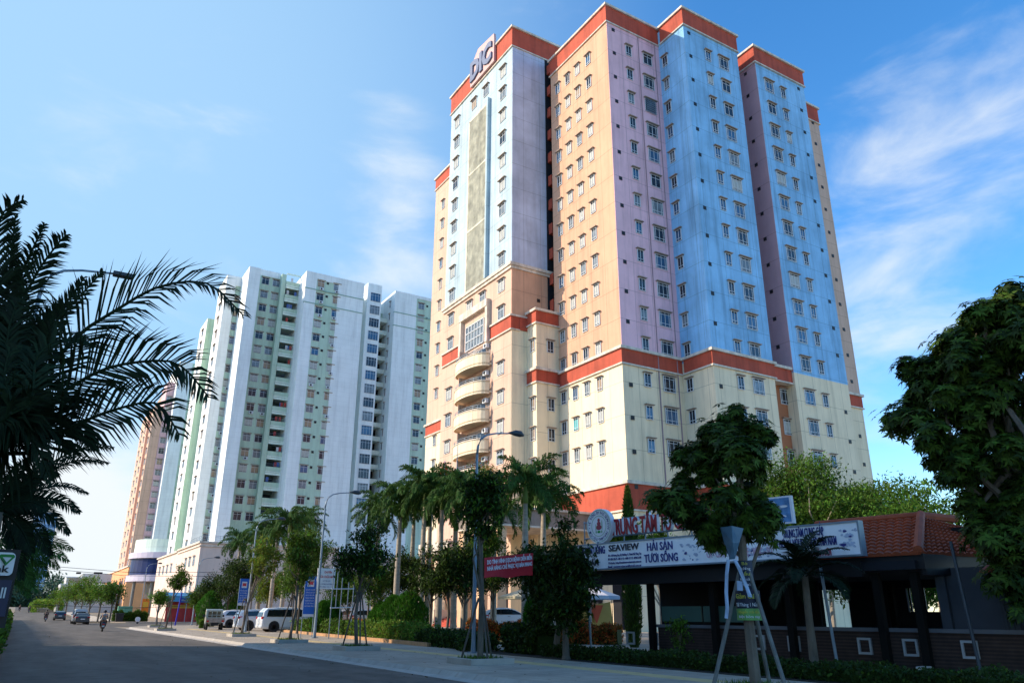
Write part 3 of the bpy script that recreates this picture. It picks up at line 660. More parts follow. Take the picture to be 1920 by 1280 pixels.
def limbs(b, base, top, r, tips, m, rs, n=8):
    mid = (np.array(base)+np.array(top))/2+np.array([rs.normal()*.06, rs.normal()*.06, 0])
    b.tube([base, (base[0], base[1], base[2]+.15), mid, top], [r*1.35, r, r*.85, r*.7], m, n)
    T0 = np.array(top, float)
    for t in tips:
        t = np.array(t, float); st = mid+(T0-mid)*rs.rand()*.9 if rs.rand() < .55 else T0
        mm = (st+t)/2+rs.normal(size=3)*.12*np.linalg.norm(t-st)*np.array([1, 1, .5])+np.array([0, 0, .05])
        b.tube([st, mm, t], [r*.45, r*.28, r*.1], m, 5)
def tree(name, x, y, h, cr, label, cat='tree', group=None, z=0, trunk_h=.35, seed=1, n=5000, leaf=.22, m=LEAF, m2=None, p2=.2, r=.12, squash=.8, style='cloud', clumps=16, lean=(0, 0), crh=None, cl=.38, sparse=1., bark=BARK, kk=7, centres=None):
    rs = np.random.RandomState(seed); root = thing(name, (x, y, z), label, cat, group)
    th = h*trunk_h; crh = crh or (h-th)*.5; cz = h-crh
    if centres is None:
        C = []
        while len(C) < clumps:
            p = rs.uniform(-1, 1, 3)
            if np.linalg.norm(p) < 1 and (np.linalg.norm(p) > .35): C.append((lean[0]+p[0]*cr*.72, lean[1]+p[1]*cr*.72, cz+p[2]*crh*.76))
    else: C = centres
    Rr = [cr*cl*(.7+.6*rs.rand()) for _ in C]
    C2 = []; R2 = []
    for c, r_ in zip(C, Rr):       # break every clump into ragged smaller ones
        for _ in range(5):
            o = rs.normal(size=3); o = o/np.linalg.norm(o)*r_*rs.uniform(.35, 1.15); C2.append((c[0]+o[0], c[1]+o[1], c[2]+o[2]*.8)); R2.append(r_*rs.uniform(.4, .95))
    tips_, C, Rr = C, C2, R2
    b = MB(); limbs(b, (0, 0, 0), (lean[0]*.6, lean[1]*.6, th+crh*.4), r, tips_, bark, rs); b.build('trunk', root, world=False)
    b = MB()
    (rosettes if style == 'ros' else leafcloud)(b, C, Rr, n if style != 'ros' else n//kk, leaf, m, rs, squash, m2=m2, p2=p2, **({'k': kk} if style == 'ros' else {}))
    b.build('crown', root, world=False); return root
def frond(b, base, azm, el, L, m, rs, droop=1.3, nl=42, ll=.7, lw=.045, hang=.5, twist=0, rr=.03, plume=False, pts=None, stemm=None, face=None):
    """one pinnate palm leaf: arching stalk with leaflets on both sides"""
    n = 14 if pts is None else 24; P = []
    if pts is None:
        p = np.array(base, float); d0 = el
        for i in range(n+1):
            P.append(p.copy()); t = i/n; e = d0-droop*t**1.3
            p = p+L/n*np.array([math.cos(e)*math.cos(azm+twist*t), math.cos(e)*math.sin(azm+twist*t), math.sin(e)])
    else:
        K = np.array(pts, float); t0 = np.linspace(0, 1, len(K)); tt = np.linspace(0, 1, n+1)
        t0 = np.concatenate([[0], np.cumsum(np.linalg.norm(np.diff(K, axis=0), axis=1))]); t0 = t0/t0[-1]
        KK = np.vstack([2*K[0]-K[1], K, 2*K[-1]-K[-2]]); P = []
        for t in tt:                        # Catmull-Rom through the key points
            q = min(int(np.searchsorted(t0, t, 'right')-1), len(K)-2); u = (t-t0[q])/(t0[q+1]-t0[q]); a_, b_, c_, d_ = KK[q:q+4]
            P.append(.5*((2*b_)+(c_-a_)*u+(2*a_-5*b_+4*c_-d_)*u*u+(3*b_-a_-3*c_+d_)*u**3))
        L = sum(np.linalg.norm(P[i+1]-P[i]) for i in range(n))
    b.tube(P, [rr*(1-.85*i/n)+.004 for i in range(n+1)], stemm or m, 5)
    P = np.array(P)
    for s in (-1, 1):
        t = (np.arange(nl)+.5)/nl*.86+.14; t = np.clip(t+rs.normal(size=nl)*.006, 0, .999); f = t*n; i = f.astype(int); q = P[i]+(P[np.minimum(i+1, n)]-P[i])*(f-i)[:, None]
        T = unit(P[np.minimum(i+1, n)]-P[np.maximum(i-1, 0)+0]+1e-6); up = np.array([0, 0, 1.]) if face is None else unit(np.array(face, float)); side = unit(np.cross(T, up))*s; nor = unit(np.cross(side, T))*s
        prof = np.sin(np.pi*(.12+.86*t))**.6*(1.-.25*t); Ln = ll*prof*(.85+.3*rs.rand(nl))
        if plume: side = unit(side+nor*rs.uniform(-.9, .9, (nl, 1)))
        d1 = unit(side*.9+T*(.55+.6*t[:, None])+nor*.18+rs.normal(size=(nl, 3))*.05); d2 = unit(d1+np.array([0, 0, -1.])*hang*(.9+.5*rs.rand(nl))[:, None])
        A = q; B_ = A+d1*Ln[:, None]*.5; C_ = B_+d2*Ln[:, None]*.5; w = unit(T-d1*(T*d1).sum(1)[:, None])*lw*.5
        o = len(b.v); V = np.stack([A-w*.6, A+w*.6, B_+w, B_-w, C_], 1).reshape(-1, 3); b.v.extend(map(tuple, V.tolist())); k = b.mi(m)
        for j in range(nl): o2 = o+5*j; b.f.append((o2, o2+1, o2+2, o2+3)); b.f.append((o2+3, o2+2, o2+4)); b.m += [k, k]
def royal_palm(x, y, h, label, group, seed, fl=2.9, trunk=.2, nf=20, z=.15, dead=True):
    rs = np.random.RandomState(seed); root = thing('royal_palm', (x, y, z), label, 'palm', group)
    b = MB(); b.tube([(0, 0, 0), (0, 0, .4), (0, 0, h*.45), (0, 0, h*.8), (.02, 0, h)], [trunk*1.35, trunk*1.1, trunk*1.05, trunk*.8, trunk*.6], PBARK, 12); b.build('trunk', root, world=False, smooth=True)
    b = MB(); b.tube([(.02, 0, h-.05), (.02, 0, h+.3), (.02, 0, h+1.1)], [trunk*.75, trunk*.8, trunk*.35], mat('green crownshaft', (.16, .24, .05), .5), 10); b.build('crownshaft', root, world=False, smooth=True)
    b = MB()
    for i in range(nf):
        a = 2.4*i+rs.rand()*.5; e = 1.4-1.75*i/nf+rs.normal()*.1
        frond(b, (0, 0, h+.9), a, e, fl*(.85+.3*rs.rand()), FROND, rs, droop=1.5+.5*rs.rand(), nl=60, ll=.85, lw=.06, hang=1.5, rr=.035, plume=True)
    b.build('crown', root, world=False); return root
def hedge(name, path, w, h, m, label, n, leaf=.09, m2=None, p2=.3, z=.17, cat='hedge', seed=3, kind=None, group=None, core_=1.):
    rs = np.random.RandomState(seed); root = thing(name, (path[0][0], path[0][1], z), label, cat, group); b = MB(); P = np.array(path, float)
    L = np.concatenate([[0], np.cumsum(np.linalg.norm(np.diff(P, axis=0), axis=1))]); s = rs.rand(n)*L[-1]; i = np.searchsorted(L, s, 'right')-1; i = np.clip(i, 0, len(P)-2)
    t = (s-L[i])/(L[i+1]-L[i]); T = (P[i+1]-P[i])/(L[i+1]-L[i])[:, None]; q = P[i]+(P[i+1]-P[i])*t[:, None]; nrm_ = np.stack([-T[:, 1], T[:, 0]], 1)
    face = rs.rand(n); u = np.where(face < .4, rs.uniform(-.5, .5, n), np.where(face < .7, -.5, .5)+rs.normal(size=n)*.05); v = np.where(face < .4, 1+rs.normal(size=n)*.09, rs.rand(n)**.7)
    hh = h*(1+.13*np.sin(s*2.1)+.1*np.sin(s*5.3+1)); C = np.stack([q[:, 0]+nrm_[:, 0]*u*w-path[0][0], q[:, 1]+nrm_[:, 1]*u*w-path[0][1], v*hh], 1)
    D = unit(rs.normal(size=(n, 3))+np.array([0, 0, .5])); S = unit(np.cross(D, rs.normal(size=(n, 3)))); Lf = leaf*(.6+.8*rs.rand(n))
    if m2: k = rs.rand(n) < p2; quads(C[k], D[k], S[k], Lf[k], Lf[k]*.6, m2, b); C, D, S, Lf = C[~k], D[~k], S[~k], Lf[~k]
    quads(C, D, S, Lf, Lf*.6, m, b)
    core = MB()
    for (x0, y0), (x1, y1) in zip(path, path[1:]):
        l = math.hypot(x1-x0, y1-y0); nx, ny = -(y1-y0)/l*w*.33, (x1-x0)/l*w*.33
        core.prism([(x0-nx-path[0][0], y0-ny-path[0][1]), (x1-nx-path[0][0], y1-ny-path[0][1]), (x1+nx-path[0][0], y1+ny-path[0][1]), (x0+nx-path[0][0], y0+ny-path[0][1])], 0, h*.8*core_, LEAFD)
    core.build('stems', root, world=False); b.build('leaves', root, world=False); return root
def conifer(x, y, h, r, label, group, seed, n=5000, z=.19, name='topiary_bush', m=None):
    rs = np.random.RandomState(seed); root = thing(name, (x, y, z), label, 'bush', group); b = MB()
    v = rs.rand(n)**.8; a = rs.rand(n)*6.283; prof = np.minimum(1, (1-v)*2.2)**.55*np.minimum(1, .55+v*2.5); rr = r*prof*(.86+.2*rs.rand(n)+.09*np.sin(a*5+v*9))
    C = np.stack([rr*np.cos(a), rr*np.sin(a), h*v*.97+.05], 1); D = unit(np.stack([np.cos(a)*.5, np.sin(a)*.5, np.full(n, 1.)], 1)+rs.normal(size=(n, 3))*.3); S = unit(np.cross(D, rs.normal(size=(n, 3)))); L = .22*(.6+.8*rs.rand(n))
    quads(C, D, S, L, L*.22, m or leafmat('thuja green', (.05, .15, .012), .25), b)
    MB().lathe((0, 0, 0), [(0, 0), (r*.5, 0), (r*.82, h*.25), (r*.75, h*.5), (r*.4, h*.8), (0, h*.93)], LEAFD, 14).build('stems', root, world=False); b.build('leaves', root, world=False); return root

# ------------------------------------------------------------------ restaurant (own frame: x to the right along its front, y away from the street)
RO = Vector((18.4, 24.9, 0)); RA = math.atan2(-.99, .14)
ux = np.array([math.cos(RA), math.sin(RA), 0]); vx = np.array([-math.sin(RA), math.cos(RA), 0])
def rp(px, py, v):      # photo point -> (u, z) on the plane v metres behind the sign
    d = ray(px, py); c0 = np.array([RO.x, RO.y, 0])+vx*v; t = ((c0-CP)@vx)/(d@vx); p = CP+t*d; return float((p-np.array([RO.x, RO.y, 0]))@ux), float(p[2])
def rw(u, v, z=0): p = np.array([RO.x, RO.y, 0])+ux*u+vx*v; return (p[0], p[1], z)
def rthing(name, label, cat, group=None, at=(0, 0, 0)):
    return thing(name, rw(*at), label, cat, group, RA)
def rb(b, name, root, **k): return b.build(name, root, world=False, **k)
TILE = mat('red roof tiles', (.31, .065, .024), .75, .25, 1.2, bump=.2)
Q = rthing('restaurant', 'open-sided restaurant with a red tiled roof and dark interior, behind the long white sign', 'building')
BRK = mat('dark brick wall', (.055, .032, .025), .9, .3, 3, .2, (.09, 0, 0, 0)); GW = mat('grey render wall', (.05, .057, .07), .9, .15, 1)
ue0, ze = rp(1617, 1046, .4); ue1, _ = rp(1724, 1046, .4); ur, zr = rp(1728, 972, 4.2); ur0, _ = rp(1607, 978, 4.2)
def roofpanel(A, B_, C_, D_, rows, root, name):   # A-B eave, D-C ridge; tiles as overlapping rounded rows
    b = MB(); A, B_, C_, D_ = [np.array(p, float) for p in (A, B_, C_, D_)]; L = np.linalg.norm(B_-A); cols = int(L/.22)
    nor = unit(np.cross(B_-A, D_-A)); 
    for r in range(rows):
        t0, t1 = r/rows, (r+1)/rows+.02
        for s in range(cols):
            s0, s1 = s/cols, (s+1)/cols
            def P(s, t, h): return (A+(B_-A)*s)*(1-t)+(D_+(C_-D_)*s)*t+nor*h
            v = [P(s0+(s1-s0)*q, t0, .09+.05*math.sin(math.pi*q)) for q in (0, .25, .5, .75, 1)]+[P(s0+(s1-s0)*q, t1, .02+.05*math.sin(math.pi*q)) for q in (0, .25, .5, .75, 1)]
            b.add(v+[P(s0, t0, 0.02), P(s1, t0, 0.02)], [(j, j+1, j+6, j+5) for j in range(4)]+[(10, 11, 4, 3, 2, 1, 0)], TILE)
    return rb(b, name, root)
rf = roofpanel((ue0-1.5, .4, ze), (ue1, .4, ze), (ur, 4.2, zr), (ur0-1.5, 4.2, zr), 11, Q, 'roof')
ue2, _ = rp(1850, 1050, 6.0)
roofpanel((ue1, .4, ze), (ue1+1.1, 3.4, ze), (ur+.9, 5.0, zr-.35), (ur, 4.2, zr), 11, Q, 'hip_roof')
b = MB(); b.tube([(ue1, .4, ze+.14), (ur, 4.2, zr+.14)], .13, TILE, 8).tube([(ur0-1.5, 4.2, zr+.1), (ur, 4.2, zr+.1), (ur+.3, 6, zr+.1)], .13, TILE, 8); rb(b, 'ridge_tiles', Q)
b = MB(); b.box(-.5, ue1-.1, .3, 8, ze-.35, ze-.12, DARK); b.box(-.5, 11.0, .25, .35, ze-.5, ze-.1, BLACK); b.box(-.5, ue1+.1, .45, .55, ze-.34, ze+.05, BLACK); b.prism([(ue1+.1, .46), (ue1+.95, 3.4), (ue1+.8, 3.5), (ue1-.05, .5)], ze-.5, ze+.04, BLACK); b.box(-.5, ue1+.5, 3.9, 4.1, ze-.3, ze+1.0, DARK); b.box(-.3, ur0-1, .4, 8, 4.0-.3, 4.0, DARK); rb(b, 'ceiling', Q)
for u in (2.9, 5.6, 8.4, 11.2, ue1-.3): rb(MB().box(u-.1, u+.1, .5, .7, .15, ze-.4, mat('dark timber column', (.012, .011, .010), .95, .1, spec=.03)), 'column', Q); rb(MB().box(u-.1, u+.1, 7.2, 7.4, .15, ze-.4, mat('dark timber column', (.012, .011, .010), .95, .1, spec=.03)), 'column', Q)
b = MB(); b.box(2.9, ue1+3.2, .9, 1.05, .1, 1.15, BRK).box(2.85, ue1+3.3, .85, 1.1, 1.15, 1.25, mat('dark coping', (.12, .12, .13), .8)); rb(b, 'low_wall', Q)
for px in (1183, 1226, 1424, 1488, 1620, 1705, 1815):
    u, z = rp(px, 1190, .9); b = MB(); w = .2
    for s in ((u-w, u+w, .62, .68), (u-w, u+w, 1.0, 1.06), (u-w, u-w+.06, .68, 1.0), (u+w-.06, u+w, .68, 1.0)): b.box(s[0], s[1], .84, .9, s[2]-.08, s[3]-.08, mat('dull white trim', (.33, .33, .33), .7))
    rb(b, 'square_opening', Q)
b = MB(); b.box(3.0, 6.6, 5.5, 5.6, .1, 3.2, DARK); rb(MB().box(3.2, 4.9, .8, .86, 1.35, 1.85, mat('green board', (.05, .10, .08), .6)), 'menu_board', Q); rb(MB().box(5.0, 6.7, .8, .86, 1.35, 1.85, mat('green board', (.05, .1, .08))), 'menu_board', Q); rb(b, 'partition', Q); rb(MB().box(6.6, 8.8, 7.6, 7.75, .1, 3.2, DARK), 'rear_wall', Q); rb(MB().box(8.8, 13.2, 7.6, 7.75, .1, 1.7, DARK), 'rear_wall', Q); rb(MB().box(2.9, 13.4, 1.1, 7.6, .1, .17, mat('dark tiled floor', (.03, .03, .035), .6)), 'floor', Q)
for i in range(9): rb(MB().box(8.9+.5*i, 8.96+.5*i, 7.55, 7.6, 1.7, 2.6, BLACK), 'baluster', Q)
for i, (tu, tv) in enumerate([(4.2, 3), (6.2, 4.2), (8.2, 2.8), (10.1, 4), (11.6, 2.6)]):
    tt_ = rthing('dining_table', 'dark table inside the restaurant, '+['leftmost', 'second from the left', 'in the middle', 'second from the right', 'rightmost'][i]+' of five', 'table', 'tables in the restaurant', (tu, tv, .17)); rb(MB().box(-.5, .5, -.4, .4, .70, .75, WOODP), 'tabletop', tt_)
    for sx, sy in ((-.42, -.33), (.42, -.33), (.42, .33), (-.42, .33)): rb(MB().box(sx-.03, sx+.03, sy-.03, sy+.03, 0, .7, WOODP), 'leg', tt_)
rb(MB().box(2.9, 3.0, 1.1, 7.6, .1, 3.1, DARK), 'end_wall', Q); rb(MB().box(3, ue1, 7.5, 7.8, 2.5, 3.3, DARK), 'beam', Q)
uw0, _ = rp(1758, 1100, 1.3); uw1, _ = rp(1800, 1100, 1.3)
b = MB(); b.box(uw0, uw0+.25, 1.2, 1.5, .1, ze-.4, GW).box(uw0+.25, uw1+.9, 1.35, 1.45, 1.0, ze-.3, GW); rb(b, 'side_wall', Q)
b = MB(); u3 = rp(1800, 1040, .3)[0]; b.tube([(u3, .25, .2), (u3-.15, .25, ze+.3)], .045, DMETAL, 8); rb(b, 'drain_pipe', Q)
# loose things in and by the restaurant
def pole(u, v, h, r, label): 
    t = rthing('support_post', label, 'post', None, (u, v, 0)); rb(MB().tube([(0, 0, .1), (-.15, 0, h)], r, METAL, 8), 'shaft', t); rb(MB().box(-.1, .1, -.1, .1, .1, .16, METAL), 'base_plate', t)
pole(rp(1565, 1200, .1)[0], .1, 2.9, .045, 'thin blue-grey post left of the tiled roof corner, in front of the restaurant')
pole(rp(1108, 1180, -.3)[0], -.3, 3.1, .04, 'thin dark post under the left end of the long sign')
# long sign
q = MB(); q.prism([(15.7, 2), (19.5, 2), (17.4, 24), (17.6, 29.5), (15.7, 29.5)], .15, .165, mat('dark planting soil', (.02, .018, .013), .95, .3, 2)); o = q.build('planting_bed'); o['kind'] = 'structure'
S = rthing('shop_sign', 'long white sign board with dark blue lettering across the restaurant front', 'sign')
WH = mat('white sign face', (.86, .88, .92), .45, .06, 1.0, .1); NAVY = mat('navy lettering', (.035, .04, .20), .5); CRM = mat('crimson lettering', (.30, .03, .06), .5); BLK = mat('black lettering', (.03, .03, .05), .5)
zb, zt = 3.2, 4.08
uR = rp(1611, 1010, 0)[0]
rb(MB().box(-.4, uR, -.0, .22, zb, zt, WH), 'board', S)
rb(MB().box(-.45, uR+.05, -.03, .25, zt, zt+.05, METAL).box(-.45, uR+.05, -.03, .25, zb-.05, zb, METAL).box(uR, uR+.05, -.03, .25, zb, zt, METAL).box(-.45, -.4, -.03, .25, zb, zt, METAL), 'frame', S)
def stext(s, px0, px1, py, h, m, nm='lettering', bold=.02, root=S, v=-.0, dz=0, ex=.012, zabs=None):
    u0, z = rp(px0, py, v); u1, _ = rp(px1, py, v); b = MB(); b.merge(text_mesh(s, h, m, ex, u1-u0, bold), (u0, v-.016, z if zabs is None else zabs), 0); return rb(b, nm, root)
stext('THỊT BÒ - BÁNH ĂN UỐNG', 1048, 1135, 1043, .27, NAVY, bold=.03); stext('BÌNH DÂN', 1076, 1123, 1062, .2, BLK, bold=.03)
stext('SEAVIEW', 1142, 1199, 1033, .22, BLK, bold=.03)
for i, s in enumerate(('ĐC: 118 Hoàng Hoa, KP, Phường 11, Thành Phố Vũng Tàu', 'ĐT: 0254 356 71 - 082 3 7 13 - 0908 17 7 17 - 0190 22 200', 'Website: http://seaviewrestaurant.com.vn', 'Email: seaviewrestaurant@email.com.vn')):
    stext(s, 1141, 1203, 1043+7*i+(0), .075, NAVY, bold=.01, ex=.006)
stext('HẢI SẢN', 1214, 1262, 1032, .27, NAVY, bold=.018); stext('TƯƠI SỐNG', 1209, 1272, 1054, .27, NAVY, bold=.018)
stext('CÁ - CUA - TÔM - GHẸ - MỰC - SÒ', 1326, 1450, 1045, .22, mat('pale red lettering', (.62, .42, .52), .5))
stext('TRUNG TÂM CUNG CẤP', 1469, 1546, 1008, .24, NAVY, bold=.012); stext('BIA HƠI HÀ NỘI KHU VỰC PHÍA NAM', 1451, 1571, 1028, .24, NAVY, bold=.012)
stext('BIA HÀ NỘI', 1510, 1560, 1043, .16, mat('dull red lettering', (.45, .08, .12), .5))
rs = np.random.RandomState(3); b = MB(); wash = mat('faded blue print', (.42, .48, .62), .6, .2, 3); 
for (a0, a1) in ((1275, 1318), (1402, 1448), (1575, 1604)):      # faded pictures printed on the board
    for i in range(34):
        px, py = a0+(a1-a0)*rs.rand(), 1000+44*rs.rand()+(18 if a0 < 1300 else (5 if a0 < 1500 else -8)); u, z = rp(px, py, 0)
        if not (zb+.08 < z < zt-.08): continue
        n = 7; r = .02+.05*rs.rand(); k = rs.rand(n)*.7+.4; poly = [(u+1.6*r*k[j]*math.cos(j*6.283/n+i), z+r*k[j]*math.sin(j*6.283/n+i)) for j in range(n)]
        b.add([(x, -.004-.0004*i, zz) for x, zz in poly], [tuple(range(n))], NAVY if rs.rand() < .12 else wash)
rb(b, 'printed_pictures', S)
# red letters standing on the roof edge
S2 = rthing('sign_letters', 'big red raised letters TRUNG TÂM on a rail above the long white sign', 'sign lettering')
REDL = mat('dark red letter faces', (.34, .02, .03), .45); b = MB(); v = .5
u0, z = rp(1149, 1003, v); u1, z1 = rp(1412, 975, v); h = rp(1149, 974, v)[1]-z
WHS = mat('white letter sides', (.7, .7, .74), .5)
b.merge(text_mesh('TRUNG TÂM TỔ CHỨC TIỆC CƯỚI', h, WHS, .07, u1-u0, .02), (u0, v+.02, z), 0); rb(b, 'letter_sides', S2)
b = MB(); b.merge(text_mesh('TRUNG TÂM TỔ CHỨC TIỆC CƯỚI', h, REDL, .015, u1-u0, .03), (u0, v-.09, z), 0); rb(b, 'letter_faces', S2)
b = MB(); b.tube([(-.4, v+.1, z+h*1.02), (u1+.6, v+.1, z+h*1.02)], .03, METAL, 6).tube([(-.4, v+.1, z-.03), (u1+.6, v+.1, z-.03)], .03, METAL, 6)
for i in range(9): uu = -.4+(u1+1)*i/8; b.tube([(uu, v+.12, zt-.1), (uu, v+.12, z+h*1.15)], .025, METAL, 6)
rb(b, 'rail', S2)
# round emblem
S3 = rthing('round_sign', 'round white emblem with green ring and red figure, left of the red letters', 'sign', None, (0, .35, 0)); uc, zc = rp(1127, 986, .35); rr = .66
b = MB().disc((uc, 0, zc), rr, 'y', .24, WHS, 40); rb(b, 'disc', S3)
b = MB(); gr = mat('pale green ring', (.28, .42, .30), .5)
def ring(b, r0_, r1_, y, m, n=40):
    o = [(uc+r*math.cos(6.2832*j/n), y, zc+r*math.sin(6.2832*j/n)) for r in (r0_, r1_) for j in range(n)]; b.add(o, [(j, (j+1) % n, n+(j+1) % n, n+j) for j in range(n)], m)
ring(b, rr*.9, rr*.94, -.128, gr); ring(b, rr*.56, rr*.60, -.128, gr); rb(b, 'rings', S3)
b = MB(); txt = '• HỆ THỐNG ẨM THỰC SEAVIEW • NHÀ HÀNG TIỆC CƯỚI'
for i, ch in enumerate(txt):
    if ch == ' ': continue
    a = math.pi*1.02-2*math.pi*.98*i/len(txt); t = text_mesh(ch, .11, NAVY, .004); c_, s_ = math.cos(a-math.pi/2), math.sin(a-math.pi/2)
    b.add([(uc+rr*.69*math.cos(a)+(x-.04)*c_-z_*s_, -.13, zc+rr*.69*math.sin(a)+(x-.04)*s_+z_*c_) for x, y_, z_ in t.v], t.f, NAVY)
rb(b, 'lettering', S3)
b = MB()
for (dx, dz, w, h2, m) in ((0, .22, .07, .07, CRM), (0, .09, .1, .08, CRM), (0, -.05, .15, .1, CRM), (-.16, -.05, .03, .14, gr), (.17, .03, .03, .2, gr), (0, -.22, .08, .05, mat('leaf green', (.03, .3, .06))), (-.14, -.22, .05, .05, gr), (.14, -.22, .05, .05, gr)):
    n = 12; b.add([(uc+dx+w*math.cos(6.2832*j/n), -.127-.001, zc+dz+h2*math.sin(6.2832*j/n)) for j in range(n)], [tuple(range(n))], m)
rb(b, 'figure', S3)
# picture board
S4 = rthing('picture_board', 'tilted blue picture board with white frame above the long sign, behind the tree', 'sign', None, (0, .3, 0))
c4 = [rp(px, py, .3) for px, py in ((1422, 985), (1489, 980), (1482, 928), (1428, 934))]
b = MB(); b.add([(u, 0, z) for u, z in c4]+[(u, .12, z) for u, z in c4], [(0, 1, 2, 3), (7, 6, 5, 4), (1, 0, 4, 5), (2, 1, 5, 6), (3, 2, 6, 7), (0, 3, 7, 4)], WHS); rb(b, 'frame', S4)
mc = np.mean(np.array(c4), 0); pic = mat('blue picture print', (.10, .24, .46), .4, .5, 2.2)
b = MB(); b.add([(mc[0]+(u-mc[0])*.88, -.004, mc[1]+(z-mc[1])*.88) for u, z in c4], [(0, 1, 2, 3)], pic)
for (dx, dz, w, h2, m) in ((-.02, -.05, .2, .13, WHS), (0, -.2, .36, .06, WHS), (.02, -.22, .3, .035, NAVY), (-.25, .15, .2, .05, NAVY), (.25, .1, .18, .04, WHS), (-.3, -.15, .1, .12, WHS), (0, -.02, .13, .05, NAVY), (-.05, .22, .06, .06, WHS)):
    n = 12; b.add([(mc[0]+dx+w*math.cos(6.2832*j/n), -.006-abs(dx)*.01-.001*h2, mc[1]+dz+h2*math.sin(6.2832*j/n)) for j in range(n)], [tuple(range(n))], m)
rb(b, 'picture', S4)
# corrugated hut right of the restaurant
t = rthing('shed', 'dark corrugated shed at the far right edge beside the restaurant', 'shed', None, (uw1+1.0, 1.0, 0)); b = MB(); cg = mat('corrugated sheet', (.03, .036, .045), .6, .2)
for i in range(26): b.box(i*.14, i*.14+.09, 0, .05, .1, 2.7, cg).box(i*.14+.09, i*.14+.14, .02, .05, .1, 2.7, cg)
rb(b, 'wall', t); b = MB()
b.add([(-.2, -.4, 2.6), (4, -.4, 2.6), (4, 3, 3.6), (-.2, 3, 3.6), (-.2, -.4, 2.66), (4, -.4, 2.66), (4, 3, 3.66), (-.2, 3, 3.66)], [(0, 3, 2, 1), (4, 5, 6, 7), (0, 1, 5, 4), (1, 2, 6, 5), (2, 3, 7, 6), (3, 0, 4, 7)], TILE); rb(b, 'roof', t)
for px, lb in ((1652, 'pale concrete block on the verge, left of two at lower right'), (1734, 'pale concrete block on the verge, right of two at lower right')):
    p = onz(px, 1262, .2); t = thing('concrete_block', (p[0], p[1], .15), lb, 'block', None, .2); MB().box(-.22, .22, -.12, .12, 0, .22, CONC).build('block', t, world=False, bevel=.02)

# umbrellas and awning seen under the sign
def umbrella(px, D, h, r, m, label, m2=None):
    x, y = gxy(px, D); t = thing('parasol', (x, y, .15), label, 'parasol'); n = 8; b = MB()
    top = (0, 0, h); ringp = [(r*math.cos(6.283*i/n), r*math.sin(6.283*i/n), h-.55) for i in range(n)]; low = [(p[0], p[1], p[2]-.18) for p in ringp]
    for i in range(n): b.add([top, ringp[i], ringp[(i+1) % n], low[i], low[(i+1) % n]], [(0, 1, 2), (1, 3, 4, 2)], (m2 if (m2 and i % 2) else m))
    b.build('canopy', t, world=False); MB().tube([(0, 0, 0), (0, 0, h)], .03, METAL, 6).build('pole', t, world=False)
umbrella(978, 62, 3.2, 1.9, mat('cream canvas', (.72, .64, .44), .8, .1, transl=.2), 'cream parasol behind the white car by the tower entrance')
umbrella(1108, 44, 2.9, 1.6, mat('blue white canvas', (.40, .55, .75), .8, .1, transl=.2), 'blue and white parasol seen under the left end of the sign', WHS)
x, y = gxy(1113, 46); t = thing('canvas_screen', (x, y, .15), 'yellow and red canvas screen hanging below the blue parasol', 'canvas'); b = MB(); ylw = mat('yellow canvas', (.42, .32, .10), .8)
b.add([(-1.3, 0, .7), (0, .1, .45), (1.5, .2, .8), (1.4, .2, 2.1), (0, .1, 1.9), (-1.3, 0, 2.2)], [(0, 1, 4, 5), (1, 2, 3, 4)], ylw); b.add([(-.4, -.05, 1.9), (.2, -.02, .9), (.7, 0, 1.9)], [(0, 1, 2)], RED); b.build('sheet', t, world=False)
MB().tube([(-1.35, 0, 0), (-1.35, 0, 2.3)], .03, WOODP, 6).tube([(1.5, .2, 0), (1.5, .2, 2.3)], .03, WOODP, 6).build('poles', t, world=False)

# ------------------------------------------------------------------ street trees, their planters and stakes
def proj_dir(px): return gxy(px, 1)
PL = MB()
for s in (-1, 1): PL.box(-.75, .75, s*.7-.09, s*.7+.09, 0, .17, CONC).box(s*.66-.09, s*.66+.09, -.61, .61, 0, .168, CONC)
PL.box(-.57, .57, -.61, .61, 0, .1, mat('planter soil', (.08, .06, .04), .95, .3, 4))
pm = PL.mesh('kerb_ring'); grs = np.random.RandomState(2)
gb = MB(); n = 260; C = np.stack([grs.uniform(-.55, .55, n), grs.uniform(-.58, .58, n), np.full(n, .17)], 1); quads(C, unit(np.stack([grs.normal(size=n)*.35, grs.normal(size=n)*.35, np.ones(n)], 1)), unit(grs.normal(size=(n, 3))), .12+.12*grs.rand(n), np.full(n, .025), GRASS, gb); gmesh = gb.mesh('grass_tuft')
def planter(x, y, lb):
    t = thing('tree_planter', (x, y, .15), lb, 'planter', 'kerb planters around the street trees'); inst(pm, 'kerb_ring', t, (x, y, .15)); g = inst(gmesh, 'grass', t, (x, y, .15)); g['kind'] = 'stuff'
def stakes(x, y, h, lb, sp=.62, r=.032, m=WOODP):
    t = thing('tree_stakes', (x, y, .15), lb, 'tree stakes', 'timber stakes propping the street trees')
    for a in (.4, 2.5, 4.6): MB().tube([(sp*math.cos(a), sp*math.sin(a), 0), (.08*math.cos(a), .08*math.sin(a), h)], r, m, 6).build('stake', t, world=False)
    MB().tube([(0, 0, h-.12), (0, 0, h-.05)], .12, m, 8).build('tie', t, world=False)
